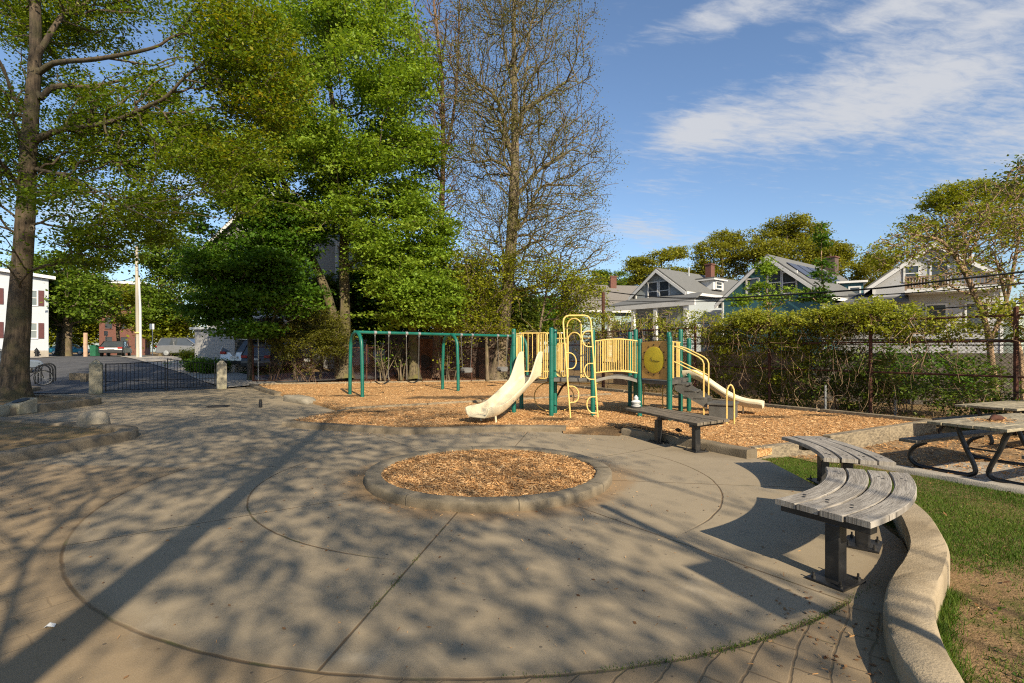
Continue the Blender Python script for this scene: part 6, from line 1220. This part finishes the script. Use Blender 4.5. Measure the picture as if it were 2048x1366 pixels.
tag(MB().bar((1.6, 30.2, .5), (-7.5, 30.8, .5), .1, 4.2).build('board_fence', woodmat('dark_fence_boards', (.085, .055, .04), (.03, .022, .018), grain=(1, 1, .1))), 'dark reddish board fence in the shade behind the swings', 'fence')
# left: white corner house, brick block, grey house behind the maples
c = D(97, 700, 46); zb_ = 1.12
wh = thing('white_house', 'white clapboard house with dark red shutters at the left edge', 'house', (c.x, c.y, zb_), R(45))
s_white_cool = siding('white_siding_cool_light', (.46, .50, .56)); MB().box((-6, 5, 3.45), (12, 10, 6.9)).build('wall', s_white_cool, wh, True); MB().prism([(-12.4, -.4, 8.2), (.45, -.4, 6.85), (.45, -.4, 7.12), (-12.4, -.4, 8.5)], (0, 10.8, 0)).build('roof', m_white, wh, True); MB().prism([(-12, .0, 6.9), (-.05, .0, 6.88), (-12, .0, 8.15)], (0, 9.9, 0)).build('parapet', s_white, wh, True)  # white siding with cool light put into its colour as a blue tint
m_shut = mat('dark_red_shutter', (.085, .03, .032), .7, 5, .2)
for x in (-3.75, -1.2):
    for z in (2.3, 5.15): window(wh, (x, 0, z), .85, 1.25, '-y', m_shut, None, m_glass_pale)
MB().box((-6, -.06, .12), (12, .1, .9)).build('foundation', m_walk, wh, True)
c = D(245, 700, 76); bb = thing('brick_building', 'red brick apartment building with tall windows at the end of the street', 'building', (c.x, c.y, 1.1), R(30))
MB().box((0, 4, 5.2), (5.4, 8, 10.6)).build('wall', m_brick, bb, True); MB().box((0, 4, 10.6), (5.8, 8.4, .4)).build('cornice', m_trimgrey, bb, True)
for x in (-1.6, .2, 1.9):
    for z in (1.8, 4.6, 7.4): window(bb, (x, 0, z), .8, 1.6, '-y', None, m_brick)
for y in (2.0, 5.0):
    for z in (1.8, 4.6, 7.4): window(bb, (2.7, y, z), .8, 1.6, '+x', None, m_brick)
c = G(390, 34.5); gh, ro = house('grey_house', 'tall pale grey house half hidden behind the maples', (c.x + 5.0, c.y), R(-14), 10.0, 12, 8.2, 11.9, s_pale, r_dark, [(-2.8, 5.8, 1.1, 1.7), (0, 5.8, 1.1, 1.7), (2.8, 5.8, 1.1, 1.7), (-1.6, 9.3, 1.0, 1.6), (2.8, 2.8, 1.1, 1.7), (-2.9, 2.6, 1.1, 1.7)], [(3, 5.8, 1, 1.6, '-x'), (7, 5.8, 1, 1.6, '-x')], base=-.5, z0=.5)
MB().box((1.0, -1.3, .55), (4.5, 2.6, .2)).build('porch_floor', m_trimgrey, gh, True); MB().box((1.0, -1.3, 3.2), (4.9, 3.0, .2)).build('porch_roof', m_trimgrey, gh, True)
for x in (-1.1, 3.1): MB().box((x, -2.4, 1.8), (.25, .25, 2.7)).build('porch_column', m_white, gh, True)
c = G(388, 31.5); MBg = thing('garage', 'low pale shingled garage wall behind the gate and shrubs', 'garage', (c.x, c.y, c.z), R(-20)); MB().box((1.6, 1.8, 1.2), (3.2, 3.5, 2.6)).build('wall', siding('shingled_wall', (.33, .325, .325), .26), MBg, True); MB().box((1.6, 1.8, 2.56), (3.6, 3.9, .14)).build('roof', m_trimgrey, MBg, True)
sd_ = thing('brown_shed', 'brown wooden shed in the shade behind the middle swing arch', 'shed', (D(860, 700, 29.4).x, 29.4, .9), R(10)); MB().box((0, 0, .6), (1.7, 1.2, 1.6)).build('wall', woodmat('brown_shed_boards', (.22, .085, .035), (.08, .032, .016), grain=(1, 1, .1)), sd_, True); MB().box((0, 0, 1.45), (2.0, 1.5, .1)).build('roof', r_dark, sd_, True); MB().lathe((-.3, -.62, .15), [(.36, 0), (.36, .06)], 20, (XA, ZA, -YA)).build('wheel', m_rubber, sd_, True)

# ------------------------------------------------------------ cars and street furniture
def carpaint(name, c): return mat(name, c, .28, 2, .05, metal=.35, spec=.6)
def car(label, c, rz, L, Wd, H, paint, cat='car', suv=False, name='parked_car'):
    t = thing(name, label, cat, tuple(c), rz); hw = Wd / 2; b = .58 * H if suv else .60 * H; hb = b
    body = [(-L / 2, .30), (-L / 2 + .02, .62), (-L / 2 + .10, hb + .03), (-L * .18, hb + .06), (L * .22, hb), (L / 2 - .12, hb - .12), (L / 2, .55), (L / 2 - .02, .28)]
    pr_ = [(x, -hw, z) for x, z in body]; MB().prism(pr_, (0, Wd, 0)).build('body', paint, t, True, bevel=.09, seg=3)
    x0, x1, x2, x3 = (-L / 2 + .06, -L / 2 + .38, L * .06, L * .24) if suv else (-L / 2 + .35, -L * .22, L * .05, L * .23); g = MB()
    vs = []
    for (x, z, ins_) in ((x0, hb - .02, .05), (x1, H - .06, .20), (x2, H - .04, .20), (x3, hb - .04, .05)): vs += [(x, -hw + ins_, z), (x, hw - ins_, z)]
    g.add(vs, [(0, 1, 3, 2), (2, 3, 5, 4), (4, 5, 7, 6), (6, 7, 1, 0), (0, 2, 4, 6), (1, 7, 5, 3)]); g.build('windows', m_glass, t, True, bevel=.03)
    MB().prism([(x1 - .04, -hw + .21, H - .055), (x2 + .04, -hw + .21, H - .035), (x2 + .04, hw - .21, H - .035), (x1 - .04, hw - .21, H - .055)], (0, 0, .05)).build('roof', paint, t, True, bevel=.02)
    pl_ = MB()
    for s in (-1, 1):
        for (xa, za, xb, zb2) in ((x0, hb, x1, H - .05), (x2, H - .04, x3, hb), ((x1 + x2) / 2 - .05, H - .05, (x1 + x2) / 2, hb)): pl_.bar((xa, s * (hw - .04), za), (xb, s * (hw - .19), zb2) if zb2 > za else (xb, s * (hw - .04), zb2), .05, .06)
    pl_.build('pillar', paint, t, True)
    for x in (-L * .31, L * .31):
        for s in (-1, 1):
            wl_ = MB().lathe((x, s * (hw - .02), .33), [(.20, -.20), (.32, -.18), (.335, -.10), (.32, .012), (.22, .018)], 20, (XA, ZA, -YA * -s)).build('wheel', m_rubber, t, True, smooth=True)
            MB().lathe((x, s * (hw + .002), .33), [(.215, -.02), (.215, .01), (.08, .022), (.02, .024)], 10, (XA, ZA, -YA * -s)).build('rim', m_steel, wl_, True)
    tl = mat('tail_lamp', (.30, .012, .01), .3) if 'tail_lamp' not in bpy.data.materials else bpy.data.materials['tail_lamp']
    for s in (-1, 1):
        MB().box((-L / 2 + .02, s * (hw - .24), hb - .06), (.08, .36, .15)).build('tail_lamp', tl, t, True, bevel=.02)
        MB().box((L / 2 - .08, s * (hw - .28), .60), (.12, .34, .14)).build('headlight', m_glass_pale, t, True, bevel=.03)
        MB().box((L * .17, s * (hw + .06), hb + .08), (.12, .16, .12)).build('mirror', paint, t, True, bevel=.03)
    MB().box((-L / 2 - .01, 0, .42), (.06, Wd - .16, .2)).build('bumper', m_rubber, t, True, bevel=.03); MB().box((-L / 2 - .015, 0, .72), (.03, .5, .12)).build('licence_plate', m_white, t, True)
    return t
p_blk, p_sil, p_wht, p_blu, p_dk = carpaint('black_paint_car', (.015, .016, .02)), carpaint('silver_paint_car', (.17, .175, .185)), carpaint('white_paint_car', (.6, .6, .6)), carpaint('pale_blue_paint_car', (.22, .27, .34)), carpaint('charcoal_paint_car', (.035, .035, .04))
car('black sedan parked at the end of the street before the brick building', G(232, 49), R(118), 4.7, 1.82, 1.42, p_blk)
car('silver sport utility car parked beside the grey house', G(376, 47), R(10), 4.5, 1.85, 1.66, p_sil, suv=True)
car('pale blue car cut off by the left edge beyond the tree', G(-30, 29), R(70), 4.6, 1.82, 1.5, p_blu)
car('white pickup cab in the shaded drive left of the dark car', G(525, 33), R(80), 5.2, 1.95, 1.8, p_wht, suv=True)
car('dark car with pale bumper in the shaded drive behind the back fence', G(556, 31.5), R(84), 4.6, 1.85, 1.6, p_dk, suv=True)
car('bright blue car far down the street beyond the trunk', G(141, 66), R(20), 4.2, 1.75, 1.4, carpaint('blue_paint_car', (.02, .22, .32)))
def stick(name, label, cat, b, h, r, m, extra=None):
    t = thing(name, label, cat, tuple(b)); MB().tube([b, b + ZA * h], r, 10).build('post', m, t)
    if extra: extra(t, b)
    return t
b_ = G(276, 43); up_ = thing('utility_pole', 'pale weathered utility pole cut off at the top with wrapped sheathing', 'utility pole', tuple(b_))
MB().tube([b_, b_ + Vector((-.05, 0, 4)), b_ + Vector((-.12, 0, 9.2))], [.14, .13, .11], 12).build('pole', mat('bleached_pole', (.36, .33, .27), .9, 3, .25, stretch=(1, 1, .1)), up_, smooth=True)
MB().tube([b_ + Vector((.3, -.1, 0)), b_ + Vector((.26, -.1, 4.0)), b_ + Vector((.16, -.12, 6.6))], [.10, .09, .07], 10).build('conduit', m_trimgrey, up_, smooth=True); MB().lathe(b_ + Vector((0, 0, 2.0)), [(.24, 0), (.24, .1)], 12).build('yellow_band', m_yellow, up_)
b_ = G(171, 46); stick('wooden_post', 'short brown wooden post on the far kerb right of the pale street tree', 'post', b_, 2.1, .16, mat('tan_post', (.40, .27, .19), .9, 4, .2))
b_ = G(305, 47); stick('street_sign', 'small white street sign on a post right of the utility pole', 'street sign', b_, 2.9, .035, m_steel, lambda t, b: MB().box(b + Vector((-.02, -.05, 2.7)), (.42, .02, .5)).build('sign_plate', m_white, t))
b_ = G(213, 56); stick('street_sign', 'tiny white street sign left of the black sedan', 'street sign', b_, 2.6, .035, m_steel, lambda t, b: MB().box(b + Vector((-.02, -.05, 2.4)), (.4, .02, .5)).build('sign_plate', m_white, t))
b_ = G(73, 45.2); hy = thing('fire_hydrant', 'black fire hydrant on the sidewalk before the white house', 'fire hydrant', tuple(b_))
MB().lathe(b_, [(.16, 0), (.16, .05), (.11, .06), (.11, .5), (.15, .52), (.15, .56), (.12, .6), (.08, .68), (.03, .72), (.03, .78)], 14).build('barrel', m_iron, hy, smooth=True); MB().tube([b_ + Vector((-.2, 0, .4)), b_ + Vector((.2, 0, .4))], .06, 10).build('nozzle', m_iron, hy)
b_ = G(190, 50); bn = thing('waste_bin', 'green wheeled waste bin standing on the far kerb', 'bin', tuple(b_)); MB().box(b_ + ZA * .5, (.5, .55, .95), None, 1.15).build('body', mat('green_bin', (.02, .11, .06), .6), bn, bevel=.02); MB().box(b_ + ZA * 1.0, (.62, .66, .07)).build('lid', m_green, bn, bevel=.02)
# overhead cables crossing from the pole line behind the fence
def cable(label, pts, r=.014):
    r *= 1.7
    sm = smooth_path([tuple(D(*p)) for p in pts], 40); o_ = MB().tube([tuple(q) for q in sm], r, 5).build('overhead_cable', m_rubber); return tag(o_, label, 'cable')
cable('uppermost thick black cable sagging in front of the houses', [(1120, 570, 34), (1290, 592, 26), (1420, 596, 21), (1560, 590, 18), (1750, 577, 15.5), (1900, 560, 13.8), (2080, 540, 12.5)], .016)
cable('thin black cable just under the uppermost sagging cable', [(1100, 598, 34), (1290, 603, 26), (1420, 603, 21), (1560, 597, 18), (1750, 590, 15.5), (1900, 580, 13.8), (2080, 564, 12.5)], .009)
cable('lower black cable crossing the middle of the vines', [(1130, 633, 30), (1300, 648, 24), (1560, 640, 18), (1800, 622, 15), (2080, 604, 12.6)], .009)
cable('thick black cable running level at the height of the fence middle', [(1100, 668, 30), (1300, 672, 23), (1560, 678, 17.5), (1800, 680, 14.8), (2080, 680, 12.4)], .018)
cable('thin black cable just below the thick level cable', [(1100, 676, 30), (1300, 682, 23), (1560, 687, 17.5), (1800, 690, 14.8), (2080, 690, 12.4)], .010)

cable('thin cable running from the utility pole top to the left', [(277, 548, 43), (262, 556, 46), (240, 562, 52), (205, 563, 62)], .02)
# ------------------------------------------------------------ behind the camera: what shades the plaza
def behind(label, base, top, rad, ells, npts, per, size, seed, sig=.3, gap=.1, name='shade_tree', limbs=()):
    tr = [([tuple(base), tuple(np.array(base) * .65 + np.array(top) * .35), tuple(np.array(base) * .3 + np.array(top) * .7), tuple(top)], rad, False)] + list(limbs)
    return tree(name, label, tr, ells, npts, per, (sig, sig, sig * .4), size, l_oak, b_oak, seed, gap, .3, .3, .008, .42, group='trees standing behind the camera', gs=.8, rmax=.024)
behind('leaning shade tree standing just behind the camera on the left', (-1.45, -2.9, 0), (2.75, -2.9, 10.8), [.15, .135, .115, .04], [((2.3, -3.2, 9.8), (4.6, 3.2, 2.9), 2), ((.2, -4.5, 8.6), (3.6, 3.0, 2.2), 1.6), ((-3.2, -3.6, 8.6), (3.4, 3, 2.2), 1.2), ((-1.6, -6.0, 6.2), (2.6, 2, 1.2), .7), ((-4.5, -1.2, 6.4), (2.6, 1.6, 1.6), .9), ((-2.6, -1.4, 10.6), (3.6, 2.0, 2.0), 1.2), ((-6, -2.2, 9.4), (2.6, 2.2, 2.2), 1)], 1050, 13, .14, 101, .32, .12)
behind('shade tree with a sparse crown standing behind the camera on the right', (8.6, -7.5, 0), (8.0, -7.3, 7.0), [.26, .2, .14, .05], [((4.6, -6.0, 7.0), (2.4, 2.2, 1.5), 2), ((2.6, -7.2, 7.2), (2.4, 2.0, 1.6), 1.5), ((5.6, -6.5, 8.7), (2.5, 2.2, 1.3), 1.0)], 210, 10, .13, 102, .26, .25)
behind('tall shade tree standing left of the camera outside the view', (-7.6, -3.4, 0), (-8, -2.8, 22), [.3, .26, .2, .06], [((-8.2, -1.4, 17.5), (3.6, 2.6, 6.0), 2.2), ((-7.5, -2.5, 10.5), (4, 3, 3), 1.3), ((-5.5, -3.5, 9.8), (3, 3, 2.4), .8), ((-4.6, 1.7, 11.6), (4.2, 2.2, 2.2), 1.3), ((-8.5, 1.2, 12), (3, 2, 2.2), .8)], 1300, 14, .16, 104, .38, -.1)
behind('broad shade tree standing far behind the camera on the left', (-9, -7, 0), (-8, -6.6, 12), [.4, .32, .2, .06], [((-7.5, -4.5, 9.5), (5, 4, 3.2), 2), ((-13, -4, 9), (4.5, 4, 3), 1.4)], 620, 11, .15, 103, .36, .05)
sp_ = thing('street_sign', 'metal sign post beside the wall just right of the camera', 'street sign', (3.23, .3, -.07)); MB().tube([(3.23, .3, -.07), (3.23, .3, 3.5)], .045, 10).build('post', m_steel, sp_)
MB().box((3.08, .28, 2.25), (.34, .02, .52), (Vector((.912, .41, 0)), Vector((-.41, .912, 0)), ZA)).build('sign_plate', m_white, sp_)
